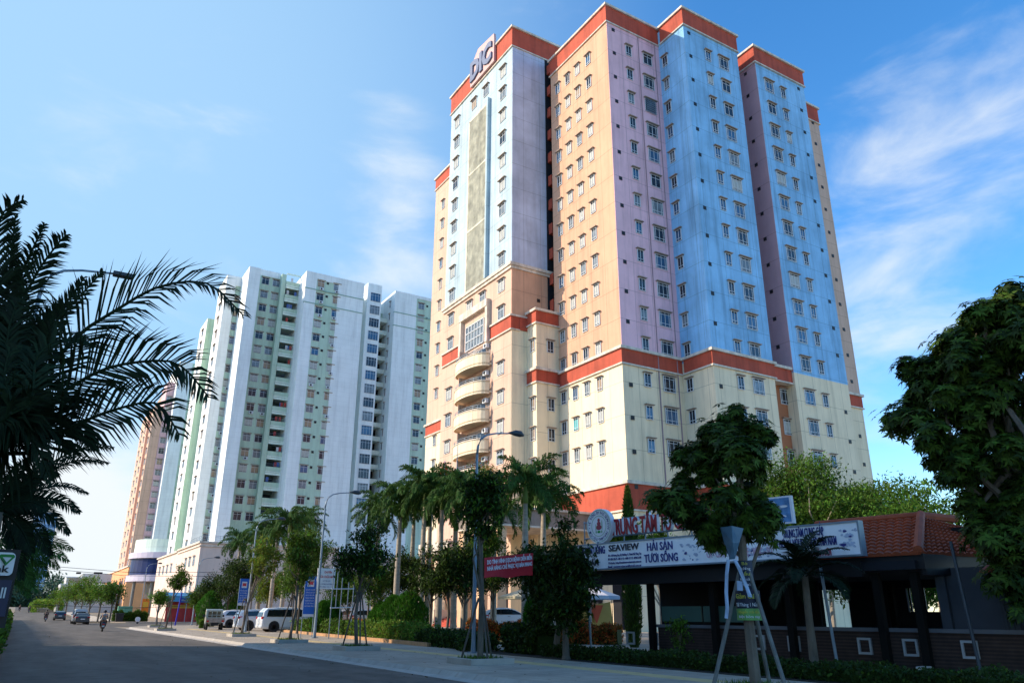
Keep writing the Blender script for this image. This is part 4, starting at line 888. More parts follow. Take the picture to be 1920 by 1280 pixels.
TS = [(12.5, 89.5, 4.3, 1.1, LEAFB, 3, (.0, 0), .42, 'small leafy street tree nearest the road junction', 'cloud'),
      (10.9, 73.0, 5.6, .95, LEAF, 4, (.45, -.4), .5, 'slim leaning street tree second from the junction', 'cloud'),
      (12.6, 53.7, 6.3, 1.25, LEAFY, 5, (.8, -.3), .45, 'yellowish thin-leaved street tree in front of the white cars', 'cloud'),
      (12.2, 41.7, 6.2, 1.15, LEAF, 6, (.25, 0), .36, 'straight street tree in front of the white van', 'cloud'),
      (12.3, 32.4, 5.6, 1.25, LEAFD, 7, (.0, 0), .36, 'dark bushy street tree between the van and the red banner', 'cloud'),
      (12.4, 22.1, 6.0, .95, LEAFD, 8, (-.1, 0), .55, 'tall thin street tree whose trunk stands beside the red banner', 'cloud')]
for i, (x, y, h, cr, m, sd_, lean, th, lb, st) in enumerate(TS):
    tree('street_tree', x, y, h, cr, lb, 'tree', 'street trees along the pavement', .15, th, sd_, 2600 if y > 50 else 5200, .17 if y < 50 else .2, m, LEAFB if m is not LEAFY else LEAFB, .22, .085 if y > 30 else .1, lean=lean, clumps=12 if m is not LEAFY else 16, cl=.40 if m is not LEAFY else .28)
    planter(x, y, ['kerb planter at the foot of the tree nearest the junction', 'kerb planter under the slim leaning tree', 'kerb planter under the yellowish tree', 'grassy kerb planter in front of the white van', 'kerb planter under the dark bushy tree', 'kerb planter beside the red banner, nearest in full view'][i])
    if i: stakes(x, y, 2.3 if i < 5 else 1.9, ['', 'stakes propping the slim leaning tree', 'stakes propping the yellowish tree', 'stakes propping the tree in front of the van', 'stakes propping the dark bushy tree', 'stakes at the foot of the tree beside the red banner'][i])
# near tree at the right with its crown above the long sign
nx, ny = 12.4, 11.25
cts = []
for px, py, dd in ((1345, 815, 0), (1300, 850, .2), (1390, 840, -.3), (1270, 900, .3), (1330, 880, 0), (1400, 880, 0), (1360, 930, -.4), (1290, 950, .2), (1420, 925, .3), (1265, 940, -.2), (1330, 990, 0), (1395, 985, .2), (1340, 1000, .3), (1430, 815, .2), (1415, 960, 0), (1340, 850, .5), (1378, 790, .1)):
    p = atd(px, py, 16.7+dd*2); cts.append((p[0]-nx, p[1]-ny, p[2]-.15))
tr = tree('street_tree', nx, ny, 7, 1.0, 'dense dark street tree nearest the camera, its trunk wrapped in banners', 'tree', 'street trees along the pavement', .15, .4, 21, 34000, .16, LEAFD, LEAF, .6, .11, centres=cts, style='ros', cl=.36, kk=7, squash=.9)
# cloth and banners tied round its trunk
def at_near(px, py, dd=0): p = atd(px, py, 16.55+dd); return (p[0]-nx, p[1]-ny, p[2]-.15)
rag = mat('blue plastic sheet', (.10, .19, .28), .4, .3, 1.5, .2, transl=.15); ragw = mat('pale cloth strip', (.34, .44, .60), .7, .2, 2)
t = thing('tied_cloth', (nx, ny, .15), 'blue sheet and pale cloth strips tied round the trunk nearest the camera', 'cloth')
b = MB(); pts = [at_near(1352, 988, -.2), at_near(1372, 985, -.35), at_near(1394, 990, -.2), at_near(1386, 1018, -.25), at_near(1378, 1047, -.2), at_near(1368, 1048, -.2), at_near(1360, 1020, -.25), at_near(1374, 1016, -.45)]
b.add(pts+[(x+.03, y+.05, z) for x, y, z in pts], [(0, 1, 7, 6), (1, 2, 3, 7), (7, 3, 4, 5), (6, 7, 5), (14, 15, 9, 8), (15, 11, 10, 9), (13, 12, 11, 15)], rag); b.build('sheet', t, world=False)
def ribbon(pp, w, m, nm, root, dd=-.25):
    b = MB(); A = []
    for i, (px, py) in enumerate(pp): a = at_near(px-w/2, py, dd); c = at_near(px+w/2, py+1, dd+.02*(-1)**i); A += [a, c]
    o = list(A)+[(x+.01, y+.02, z) for x, y, z in A]; k = len(A)
    b.add(o, [(2*i, 2*i+1, 2*i+3, 2*i+2) for i in range(len(pp)-1)]+[(k+2*i+2, k+2*i+3, k+2*i+1, k+2*i) for i in range(len(pp)-1)], m); return b.build(nm, root, world=False)
ribbon([(1366, 1048), (1363, 1075), (1362, 1110), (1364, 1140), (1362, 1158)], 6, ragw, 'strip', t); ribbon([(1378, 1048), (1388, 1068), (1400, 1098), (1407, 1118)], 7, ragw, 'strip', t); ribbon([(1387, 1088), (1388, 1106)], 10, ragw, 'strip', t, -.2)
def wrap(name, label, py0, py1, m, texts, r=.24):
    t = thing(name, (nx, ny, .15), label, 'banner'); z1 = at_near(1382, py0)[2]; z0 = at_near(1382, py1)[2]; MB().lathe((0, 0, 0), [(r, z0), (r, z1)], m, 24).build('cloth', t, world=False)
    va = math.atan2(-ny, -nx)
    b = MB()
    for s, hz, h, mm, wd in texts:
        tm = text_mesh(s, h, mm, .003, wd); W2 = wd/2
        b.add([((r+.012-y)*math.cos(va+(x-W2)/r), (r+.012-y)*math.sin(va+(x-W2)/r), z0+(z1-z0)*hz+z) for x, y, z in tm.v], tm.f, mm)
    b.build('lettering', t, world=False)
YL = mat('yellow lettering', (.5, .5, .08), .5); WL_ = mat('white lettering', (.6, .62, .66), .5)
wrap('banner', 'black banner with yellow letters Giảm Giá 30 wrapped round the trunk nearest the camera', 1106, 1140, mat('black banner cloth', (.012, .014, .035), .6), [('Giảm Giá 30', .55, .09, YL, .5), ('Từ Tháng 1 Năm 2', .12, .065, WL_, .52)])
wrap('banner', 'green printed cloth wrapped round the trunk below the black banner', 1140, 1162, mat('green printed cloth', (.12, .30, .08), .6, .3, 6), [('Khuyến mãi đặc', .6, .05, YL, .42), ('biệt hôm nay', .2, .05, WL_, .42)], .235)
wrap('banner', 'narrow dark vertical banner with small letters above the black banner', 1050, 1106, mat('dark blue banner cloth', (.02, .03, .06), .6), [('Bò', .85, .06, YL, .1), ('nướng', .68, .055, WL_, .2), ('Lẩu', .5, .06, YL, .16), ('hải sản', .33, .05, WL_, .22), ('tươi', .15, .05, WL_, .14)], .15)
stakes(nx, ny, 2.35, 'pale stakes propping the trunk nearest the camera', .85, .042, mat('bleached timber', (.15, .15, .14), .9, .3, 5, bump=.4))
planter(nx, ny, 'kerb planter at the bottom edge, right of centre')

# ------------------------------------------------------------------ other trees and planting
def at(px, D): return gxy(px, D)
# big tree at the right edge
cts = []
x0, y0 = at(1975, 24)
for px, py, rr_ in ((1850, 575, 0), (1905, 575, 0), (1905, 600, 0), (1870, 610, 0), (1830, 620, 0), (1800, 640, .2), (1760, 690, 0), (1790, 700, .3), (1840, 700, 0), (1890, 690, -.3), (1920, 640, .3), (1730, 690, .1), (1725, 740, 0), (1770, 760, 0), (1830, 770, .3), (1890, 780, 0), (1710, 780, .1), (1750, 820, 0), (1800, 840, .2), (1860, 850, 0), (1920, 850, .3), (1780, 890, 0), (1830, 920, 0), (1880, 940, .2), (1920, 920, 0), (1850, 990, 0), (1900, 1010, 0), (1830, 960, .1), (1940, 740, 0), (1960, 850, 0), (1940, 980, 0), (1960, 650, 0), (1925, 1060, 0), (1950, 1110, 0), (1905, 1090, .2)):
    p = atd(px, py, 23.5+rr_*3+NR.uniform(-1, 1)); cts.append((p[0]-x0, p[1]-y0, p[2]-.15))
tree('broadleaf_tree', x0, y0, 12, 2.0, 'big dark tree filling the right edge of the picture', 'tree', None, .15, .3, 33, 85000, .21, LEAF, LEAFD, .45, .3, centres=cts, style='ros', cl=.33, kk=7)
# sunlit trees behind the restaurant
for (px, D, h, cr, m, m2, sd_, lb, cl) in [(1500, 50, 11.0, 3.4, LEAF, LEAFB, 41, 'flat-topped feathery tree behind the long sign, in front of the tower', .34), (1600, 52, 9.8, 3.6, LEAF, LEAFB, 42, 'spreading feathery tree with orange flowers behind the tiled roof', .34),
                                       (1690, 50, 9.0, 3.0, LEAFB, LEAFY, 43, 'bright light-leaved tree right above the tiled roof', .34), (1560, 45, 8.8, 2.8, LEAF, LEAFB, 48, 'dense green tree behind the right end of the long sign', .42), (1650, 46, 8.2, 2.8, LEAF, LEAFB, 49, 'dense green tree directly behind the ridge of the tiled roof', .42), (1450, 44, 7.6, 2.2, LEAFB, LEAF, 44, 'bright low tree just behind the blue picture board', .4), (1770, 40, 7.6, 2.8, LEAFB, LEAF, 45, 'bright tree between the tiled roof and the big dark tree', .4), (1240, 47, 6.6, 1.5, LEAFB, LEAFY, 46, 'yellow green shrub tree behind the red letters', .42), (1180, 44, 6.2, .9, LEAFB, LEAFY, 47, 'small bright tree between the round emblem and the red letters', .42)]:
    x, y = at(px, D); r_ = tree('broadleaf_tree', x, y, h, cr, lb, 'tree', None, .15, .45, sd_, int(4200*cr), .2, m, m2, .35, .13, clumps=int(11*cr/1.5)+8, cl=cl, squash=.5, crh=min(2.6, cr*.9), bark=PBARK)
    if 'flowers' in lb:
        fb = MB(); leafcloud(fb, [(NR.uniform(-2.6, 2.6), NR.uniform(-2.6, 2.6), h-1.2+NR.uniform(-1, .6)) for _ in range(14)], [.25]*14, 500, .15, FLOWER, np.random.RandomState(9)); fb.build('flowers', r_, world=False)
for (px, D, h, r_, sd_, lb) in [(1187, 38, 7.5, .45, 51, 'narrow pointed tree in front of the red base band'), ]:
    x, y = at(px, D); conifer(x, y, h, .42, lb, None, sd_, 3500, .15, 'columnar_tree', LEAF)
# bushy dark trees between the red banner and the sign
for (px, D, h, cr, sd_, lb) in [(1040, 29.0, 5.5, 1.4, 61, 'wide dark bushy tree just left of the long sign'), (1060, 27.5, 4.2, .95, 62, 'dark bushy tree overhanging the left end of the long sign'), (1018, 31, 3.6, .7, 63, 'small dark tree left of the wide bushy tree')]:
    x, y = at(px, D); tree('dark_tree', x, y, h, cr, lb, 'tree', None, .15, .2, sd_, int(5200*cr), .2, LEAFD, LEAF, .18, .12, clumps=16, cl=.42, crh=h*.42)
# understory trees in the garden
for i, (px, D, h, cr, m) in enumerate([(808, 46, 5.0, 1.3, LEAFD), (838, 44, 5.3, 1.3, LEAFD), (870, 43, 5.2, 1.4, LEAFD), (905, 47, 6.8, 1.6, LEAF), (772, 62, 6.0, 1.3, LEAF), (712, 66, 5.4, 1.5, LEAFY), (650, 62, 4.6, 1.3, LEAFB), (636, 75, 5.2, 1.8, LEAF), (560, 62, 7.0, 1.7, LEAF), (580, 68, 8.4, 1.9, LEAF), (545, 74, 6.5, 1.6, LEAF), (425, 92, 6.3, 2.2, LEAFD), (395, 96, 5.4, 1.8, LEAFD), (455, 88, 7.4, 2.2, LEAFD), (372, 100, 4.4, 1.5, LEAF), (500, 86, 5.6, 2.3, LEAFY), (470, 100, 9.4, 2.3, LEAFB), (745, 60, 6.2, 1.6, LEAFD), (882, 57, 7.4, 1.7, LEAF), (925, 50, 6.0, 1.5, LEAFD), (1000, 39, 5.2, 1.0, LEAFD), (852, 62, 6.4, 1.6, LEAF), (690, 58, 5.0, 1.3, LEAF)]):
    lbs = ['dark low-crowned tree left of three in front of the entrance steps', 'dark low-crowned tree in the middle of three by the steps', 'dark low-crowned tree just left of the near lamp post', 'leafy tree behind the near lamp post', 'leafy tree behind the topiary bushes', 'yellow green tree behind the dark street tree', 'bright low tree behind the scaffold frame', 'leafy tree between the billboard and the dark street tree', 'leafy tree behind the blue banner by the billboard', 'tall dense tree under the second street lamp', 'leafy tree above the white van', 'dense dark tree above the pickup truck', 'dense dark tree left of the pickup truck', 'dense dark tree above the white cars', 'small tree at the left end of the car park', 'yellow green tree behind the stone-grey palm trunks', 'bright tree rising behind the royal palms', 'dark tree behind the two big topiary bushes', 'tall leafy tree behind the near lamp post', 'dark tree behind the red banner', 'dark tree just right of the white hatchback', 'leafy tree below the red flag', 'leafy tree just right of the dark bushy street tree'][i]
    x, y = at(px, D); tree('garden_tree', x, y, h, cr, lbs, 'tree', 'trees in the forecourt garden', .15, .42, 70+i, int(3200*cr), .2, m, LEAFB if m is not LEAFD else LEAF, .25, .09, clumps=12, cl=.42, crh=h*.3)
# royal palms
for i, (px, D, h, fl) in enumerate([(482, 88, 7.6, 2.8), (505, 84, 8.2, 3.0), (527, 82, 8.6, 3.0), (560, 92, 9.6, 3.0), (741, 56, 7.4, 2.7), (700, 64, 7.8, 2.6), (788, 54, 7.9, 3.0), (822, 53, 7.6, 3.0), (850, 56, 8.2, 3.0), (800, 60, 8.6, 3.0), (985, 42, 6.6, 2.7), (435, 98, 7.8, 2.7), (870, 50, 7.0, 3.0), (925, 56, 7.2, 3.0), (768, 62, 8.2, 3.0), (1020, 46, 6.6, 2.8)]):
    lb = ['leftmost pale-trunked royal palm above the white cars', 'second pale-trunked royal palm above the white cars', 'third pale-trunked royal palm, above the white van', 'tall royal palm behind the three pale trunks', 'royal palm with a bare dark trunk left of the topiary bushes', 'royal palm behind the dark bushy street tree', 'royal palm below the red flag', 'royal palm just right of the red flag', 'royal palm left of the near lamp post', 'taller royal palm in the middle of the cluster', 'royal palm between the near lamp post and the long sign', 'small royal palm at the left end of the row', 'royal palm directly behind the near lamp post', 'royal palm in front of the portico, above the red banner', 'tall royal palm left of the one below the red flag', 'royal palm right of the portico, nearest the round emblem'][i]
    x, y = at(px, D); h += .5; royal_palm(x, y, h, lb, 'royal palms in the forecourt', 100+i, fl)
# shrubs on the portico roof
for i, (px, D, lb) in enumerate([(905, 62, 'orange and green shrub on the portico roof, behind the near lamp'), (930, 62, 'green shrub on the portico roof right of the orange one')]):
    p = atd(px, 925, D); tree('roof_shrub', p[0], p[1], 2.6-.6*i, 1.5-.3*i, lb, 'shrub', None, 10.6, .2, 130+i, 2600, .16, LEAFB if i else LEAFY, FLOWER if not i else LEAF, .25, .06, clumps=14, cl=.4)
# clipped bushes
for (px, D, h, r_, lb) in [(766, 50, 2.7, 1.22, 'large rounded cone bush, biggest of the clipped bushes'), (737, 53, 2.5, 1.0, 'clipped cone bush in the middle, left of the largest one'), (714, 57, 2.1, .8, 'small clipped bush left of the two big ones'), (606, 58, 2.2, .8, 'clipped cone bush below the white billboard'), (622, 60, 2.4, .7, 'clipped cone bush behind the scaffold frame'), (392, 92, 3.6, 1.3, 'tall clipped bush left of the pickup truck'), (440, 96, 3.4, 1.3, 'tall clipped bush behind the pickup truck'), (1004, 34, 2.3, .5, 'slim pointed bush right of the white hatchback')]:
    x, y = at(px, D); conifer(x, y, h, r_, lb, 'clipped bushes in the garden', int(px), 5200)
pth = [(edge_x(y)+.9, y) for y in (63, 56, 48, 42, 36, 31)]
hedge('low_hedge', pth[:3], 1.1, .75, leafmat('strappy leaves', (.07, .11, .02), .3), 'low strappy green hedge along the brick edging beside the van', 7000, .16, LEAFB, .35)
hedge('low_hedge', pth[2:5], 1.2, .8, LEAFB, 'bright yellow green low hedge in front of the largest clipped bush', 8000, .13, LEAFY, .35, seed=4)
hedge('low_hedge', pth[4:]+[(16.0, 28.5)], 1.3, .55, LEAFD, 'dark low hedge left of the red banner tree', 7000, .13, LEAF, .25, seed=5)
def pl2(a): return [at(px, D) for px, D in a]
hedge('flower_hedge', pl2([(880, 47), (940, 46), (990, 45)]), .85, .85, leafmat('croton leaves', (.16, .10, .02), .3), 'orange and red flowering hedge in front of the white hatchback', 6000, .13, FLOWER, .55, seed=6)
hedge('flower_hedge', pl2([(1050, 42), (1100, 41.5), (1160, 41)]), 1.2, .85, leafmat('croton leaves', (.16, .10, .02), .3), 'orange flowering hedge seen under the left end of the long sign', 6000, .13, FLOWER, .5, seed=7)
hedge('flower_hedge', pl2([(655, 70), (715, 66)]), 1.0, .8, leafmat('croton leaves', (.16, .10, .02), .3), 'red-leaved hedge behind the scaffold frame', 3000, .13, FLOWER, .6, seed=8)
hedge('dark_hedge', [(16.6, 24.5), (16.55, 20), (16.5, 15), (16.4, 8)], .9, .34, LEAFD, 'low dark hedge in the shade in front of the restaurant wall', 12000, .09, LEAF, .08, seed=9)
hedge('dark_hedge', [(17.2, 28.0), (16.9, 25.2)], 1.0, .8, LEAFD, 'dark shrubs left of the restaurant under the bushy tree', 5000, .15, LEAF, .15, seed=10)
hedge('low_hedge', [at(376, 84), at(388, 84)], 1.0, .6, LEAFB, 'small bright plants in front of the pickup truck', 1500, .13, LEAFY, .3, seed=12)
# spiky palm in front of the long sign and a bright vine
x, y = rw(rp(1510, 1100, -1.2)[0], -1.2)[:2]; t = thing('fan_palm', (x, y, .15), 'dark spiky palm standing in front of the right half of the long sign', 'palm'); b = MB(); rs = np.random.RandomState(4)
MB().tube([(0, 0, 0), (0, 0, 1.3), (.03, 0, 2.5)], [.13, .1, .09], BARK, 8).build('trunk', t, world=False)
for i in range(18): frond(b, (0, 0, 2.45), 2.4*i, 1.5-.09*i, 1.45+.3*rs.rand(), FRONDD, rs, droop=1.4, nl=30, ll=.5, lw=.05, hang=.5, rr=.02)
b.build('crown', t, world=False)
x, y = rw(rp(1275, 1200, -.4)[0], -.4)[:2]; tree('vine', x, y, 1.5, .4, 'small green vine lit in front of the dark hedge', 'plant', None, .15, .2, 140, 700, .12, LEAF, LEAFB, .4, .03, clumps=7, cl=.45)
x, y = rw(rp(1375, 1150, 9)[0], 12)[:2]
tree('broadleaf_tree', *at(1332, 52), 5.5, 1.4, 'bright shrub glimpsed through the restaurant', 'tree', None, .15, .2, 141, 2500, .2, LEAFB, LEAFY, .3, .08)
for i, (px, D) in enumerate([(1620, 36), (1680, 37), (1735, 35)]): tree('broadleaf_tree', *at(px, D), 4.5, 1.5, ['yellow green tree', 'leafy tree', 'thin tree'][i]+' seen through the open restaurant, '+['left', 'middle', 'right'][i]+' of three', 'tree', None, .15, .25, 150+i, 2600, .2, LEAFB, LEAFY, .3, .08)

# ------------------------------------------------------------------ left verge: coconut palms, shrubs
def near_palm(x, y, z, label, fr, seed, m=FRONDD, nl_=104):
    rs = np.random.RandomState(seed); root = thing('coconut_palm', (x, y, .12), label, 'palm', 'coconut palms along the left verge')
    MB().tube([(0, 0, 0), (.05, 0, z*.5), (0, 0, z)], [.24, .2, .17], BARK, 10).build('trunk', root, world=False)
    for (pts, ll, hang, lw) in fr(rs):
        b = MB(); P = [tuple(np.array(p)-np.array([x, y, .12])) for p in pts]; frond(b, P[0], 0, 0, 1, m, rs, pts=P, nl=nl_, ll=ll, hang=hang, lw=lw, rr=.04, face=(.1*rs.normal(), -1+.25*rs.normal(), .15+.25*rs.normal())); b.build('frond', root, world=False)
    return root
cx0, cy0, cz0 = -1.9, 12.3, 4.1
def fr1(rs):
    c = np.array([cx0, cy0, cz0]); out = []
    def pic(*pp, ll=.98, hang=.5, lw=.028):
        out.append(([tuple(c)]+[tuple(atd(px, py, D)) for px, py, D in pp], ll, hang, lw))
    pic((10, 800, 11.3), (60, 735, 11.2), (140, 635, 11.0), (212, 585, 10.8), (300, 537, 10.5), (390, 532, 10.2), (455, 590, 10.0))
    pic((20, 810, 11.3), (75, 765, 11.0), (150, 715, 10.8), (212, 687, 10.6), (300, 676, 10.3), (345, 690, 10.1), (392, 745, 9.9))
    pic((10, 850, 11.4), (100, 815, 11.0), (175, 782, 10.7), (225, 765, 10.5), (275, 754, 10.3), (305, 764, 10.2), (336, 815, 10.1))
    pic((20, 780, 11.4), (60, 690, 11.2), (100, 610, 11.0), (150, 555, 10.8), (193, 508, 10.7), ll=.4, hang=.3)
    pic((10, 760, 11.6), (50, 680, 11.4), (95, 600, 11.2), (130, 560, 11.1), (158, 520, 11.0), ll=.4, hang=.3)
    pic((0, 650, 11.6), (15, 540, 11.3), (22, 470, 11.1), (29, 405, 11.0), ll=.34, hang=.1)
    pic((5, 640, 11.8), (30, 540, 11.5), (60, 470, 11.2), (84, 420, 11.0), ll=.42, hang=.6)
    pic((0, 660, 11.4), (30, 590, 11.2), (70, 510, 11.0), (110, 455, 10.8), (125, 440, 10.7), ll=.6, hang=.5)
    pic((-20, 600, 11.0), (-10, 480, 10.8), (5, 400, 10.6), (45, 375, 10.4), ll=.6, hang=.5)
    for (tx, ty) in ((165, 640), (120, 585), (140, 850), (95, 900), (185, 840), (150, 760), (90, 700), (70, 620), (40, 560), (85, 820), (130, 680), (30, 650), (65, 760), (30, 780)):
        d_ = 11+rs.uniform(-.6, 1.4); mx_, my_ = tx*.45-5, (ty+800)/2-rs.uniform(25, 60)
        pic((mx_*.4, 820-30, d_), (mx_, my_, d_), ((mx_+tx)/2, (my_+ty)/2-18, d_), (tx, ty, d_), ll=.5+.25*rs.rand(), hang=.6, lw=.03)
    for i in range(5):
        a = rs.uniform(0, 6.28); e = rs.uniform(.1, 1.2); P = []; p = c.copy()
        if -2.2 < a-math.pi*1.5 < .9 or math.cos(a) > .2: a = math.pi*.9+rs.normal()*.5
        for k in range(5): P.append(tuple(p)); p = p+np.array([math.cos(a)*math.cos(e), math.sin(a)*math.cos(e), math.sin(e)])*.95; e -= .5
        out.append((P, .95, .5, .05))
    return out
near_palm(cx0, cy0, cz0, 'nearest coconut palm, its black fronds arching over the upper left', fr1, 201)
def frn(px0, D, cy, tips, ll):
    def g(rs):
        c = atd(px0, cy, D); out = []
        for (px, py) in tips:
            e = atd(px, py, D*(.97+.05*rs.rand())); q = (np.array(c)+e)/2; L = np.linalg.norm(e-c); out.append(([tuple(c), tuple(c+(e-c)*.33+np.array([0, 0, L*.16])), tuple(c+(e-c)*.68+np.array([0, 0, L*.17])), tuple(e)], ll, .6, .03))
        for i in range(3):
            a = rs.uniform(2.2, 4.2); ee = rs.uniform(0, 1.3); P = []; p = np.array(c)
            for k in range(5): P.append(tuple(p)); p = p+np.array([math.cos(a)*math.cos(ee), math.sin(a)*math.cos(ee), math.sin(ee)])*.7; ee -= .55
            out.append((P, ll, .5, .05))
        return out
    return g, atd(px0, cy, D)
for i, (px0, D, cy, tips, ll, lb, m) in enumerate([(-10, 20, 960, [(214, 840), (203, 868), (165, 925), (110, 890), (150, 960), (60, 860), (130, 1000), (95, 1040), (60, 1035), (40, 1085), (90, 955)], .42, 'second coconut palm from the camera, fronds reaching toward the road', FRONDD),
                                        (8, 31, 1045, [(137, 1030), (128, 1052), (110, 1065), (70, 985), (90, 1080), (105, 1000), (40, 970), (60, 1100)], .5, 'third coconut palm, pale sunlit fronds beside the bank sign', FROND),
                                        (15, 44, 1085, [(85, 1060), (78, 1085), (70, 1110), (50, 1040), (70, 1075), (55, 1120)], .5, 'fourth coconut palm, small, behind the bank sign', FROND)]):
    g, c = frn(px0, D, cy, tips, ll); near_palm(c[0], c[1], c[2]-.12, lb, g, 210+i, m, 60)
hedge('verge_shrubs', [(-1.3, 14), (-1.1, 30), (-1.0, 60), (-1.1, 110)], 1.5, 1.15, LEAF, 'bright green shrubs along the left kerb', 30000, .16, LEAFB, .35, z=.12, cat='shrubs', seed=30)
hedge('verge_shrubs', [(-3.2, 10), (-3.0, 30), (-3.0, 80), (-3, 160)], 2.6, 2.6, LEAFD, 'tall dark shrubs behind the left verge', 30000, .25, LEAF, .25, z=.12, cat='shrubs', seed=31)
# bank sign
p = atd(8, 1085, 13.5); t = thing('bank_sign', (p[0]-.25, p[1], 0), 'white bank sign with a green emblem and black letters, at the left edge', 'sign')
q = MB(); wpx = 13.5/1521
def bs(px, py): a = ony(px, py, p[1]); return a[0]-t.location[0], a[2]
xr, z1 = bs(31, 1036); _, z0 = bs(30, 1079); xl = xr-1.0
ol = []; rr_ = .06
for cxx, czz, a0 in ((xr-rr_, z1-rr_, 0), (xl+rr_, z1-rr_, 90), (xl+rr_, z0+rr_, 180), (xr-rr_, z0+rr_, 270)): ol += [(cxx+rr_*math.cos(rad(a0+15*j)), czz+rr_*math.sin(rad(a0+15*j))) for j in range(7)]
MB().slab(ol, -.05, .05, mat('white panel', (.75, .76, .8), .4)).build('panel', t, world=False)
MB().box(xl, xr+.02, -.02, .1, z0-.55, z0-.06, mat('navy panel', (.01, .015, .06), .4)).box(xl-.1, xr+.05, .06, .12, z0-.7, z1+.05, BLACK).build('frame', t, world=False)
bt = text_mesh('VPBank', .095, BLACK, .006, .54, .03); q = MB(); q.merge(bt, (xr-.585, -.06, z0+.045), 0); q.build('lettering', t, world=False)
ex, ez = bs(12, 1050); q = MB(); gn = mat('emblem green', (.02, .22, .04), .5); gd = mat('emblem dark green', (.01, .08, .02), .5)
q.add([(ex-.10, -.06, ez+.05), (ex-.08, -.06, ez+.08), (ex+.08, -.06, ez+.08), (ex+.10, -.06, ez+.05), (ex+.0, -.06, ez-.08)], [(4, 3, 2, 1, 0)], gn); q.add([(ex-.10, -.063, ez+.05), (ex+.0, -.063, ez-.08), (ex-.01, -.063, ez-.02)], [(0, 1, 2)], gd)
q.add([(ex-.05, -.066, ez+.04), (ex+.06, -.066, ez+.04), (ex+.01, -.066, ez-.03)], [(2, 1, 0)], FRAME); q.build('emblem', t, world=False)
bt = text_mesh('24/7 ATM ZAII', .14, FRAME, .006, .9, .03); q = MB(); q.merge(bt, (xr-.93, -.035, z0-.3), 0); q.build('small_lettering', t, world=False)
MB().tube([(xl+.5, .1, 0), (xl+.5, .1, z0)], .06, DMETAL, 8).build('post', t, world=False)

# ------------------------------------------------------------------ vehicles (own frame: heading +x)
CARGLASS = mat('car glass', (.01, .013, .018), .06, .1, spec=.8); TAIL = mat('tail light red', (.45, .012, .02), .15); CHROME = mat('wheel alloy', (.32, .33, .34), .3, .1, metal=.8); PLATE = mat('number plate', (.7, .7, .7), .5)
def carpaint(n, c): return mat(n, c, .28, .04, spec=.5, coat=.6)
def wheel(root, x, y, r=.34, w=.23):
    t = MB().tube([(x, y-w/2, r), (x, y-w/2+.03, r), (x, y+w/2-.03, r), (x, y+w/2, r)], [r*.93, r, r, r*.93], RUBBER, 20).build('wheel', root, world=False)
    s = 1 if y > 0 else -1; b = MB().tube([(x, y+s*w*.38, r), (x, y+s*(w/2+.012), r)], [r*.66, r*.62], BLACK, 18)
    for i in range(6):
        a = i*math.pi/3; dx, dz = math.cos(a), math.sin(a); yy = y+s*(w/2+.015)
        b.add([(x-dz*.045, yy, r+dx*.045), (x+dz*.045, yy, r-dx*.045), (x+dx*r*.64+dz*.03, yy, r+dz*r*.64-dx*.03), (x+dx*r*.64-dz*.03, yy, r+dz*r*.64+dx*.03)], [(0, 1, 2, 3), (3, 2, 1, 0)], CHROME)
    b.build('rim', t, world=False); b2 = MB()
def loftcar(root, paint, st, W, name='body'):
    """st: stations [(x, z_low, z_belt, z_roof or None, half width factor)], closed skin with tumblehome"""
    b = MB(); secs = []
    for (x, zl, zbelt, zr_, wf) in st:
        w = W/2*wf; zr2 = max(zr_, zbelt+.012); t = min(1, (zr2-zbelt)/.55)
        secs.append([(x, -w*.90, zl), (x, -w, zl+.16), (x, -w, zbelt-.12), (x, -w*.965, zbelt), (x, -w*(.96-.17*t), zr2-.05*t), (x, -w*(.90-.28*t), zr2), (x, w*(.90-.28*t), zr2), (x, w*(.96-.17*t), zr2-.05*t), (x, w*.965, zbelt), (x, w, zbelt-.12), (x, w, zl+.16), (x, w*.90, zl)])
    k = len(secs[0]); v = [p for s in secs for p in s]; f = []
    for i in range(len(secs)-1):
        for j in range(k): f.append((i*k+j, i*k+(j+1) % k, (i+1)*k+(j+1) % k, (i+1)*k+j))
    f.append(tuple(range(k))[::-1]); f.append(tuple((len(secs)-1)*k+j for j in range(k))); b.add(v, f, paint); o = b.build(name, root, world=False, bevel=.03, smooth=False); return o
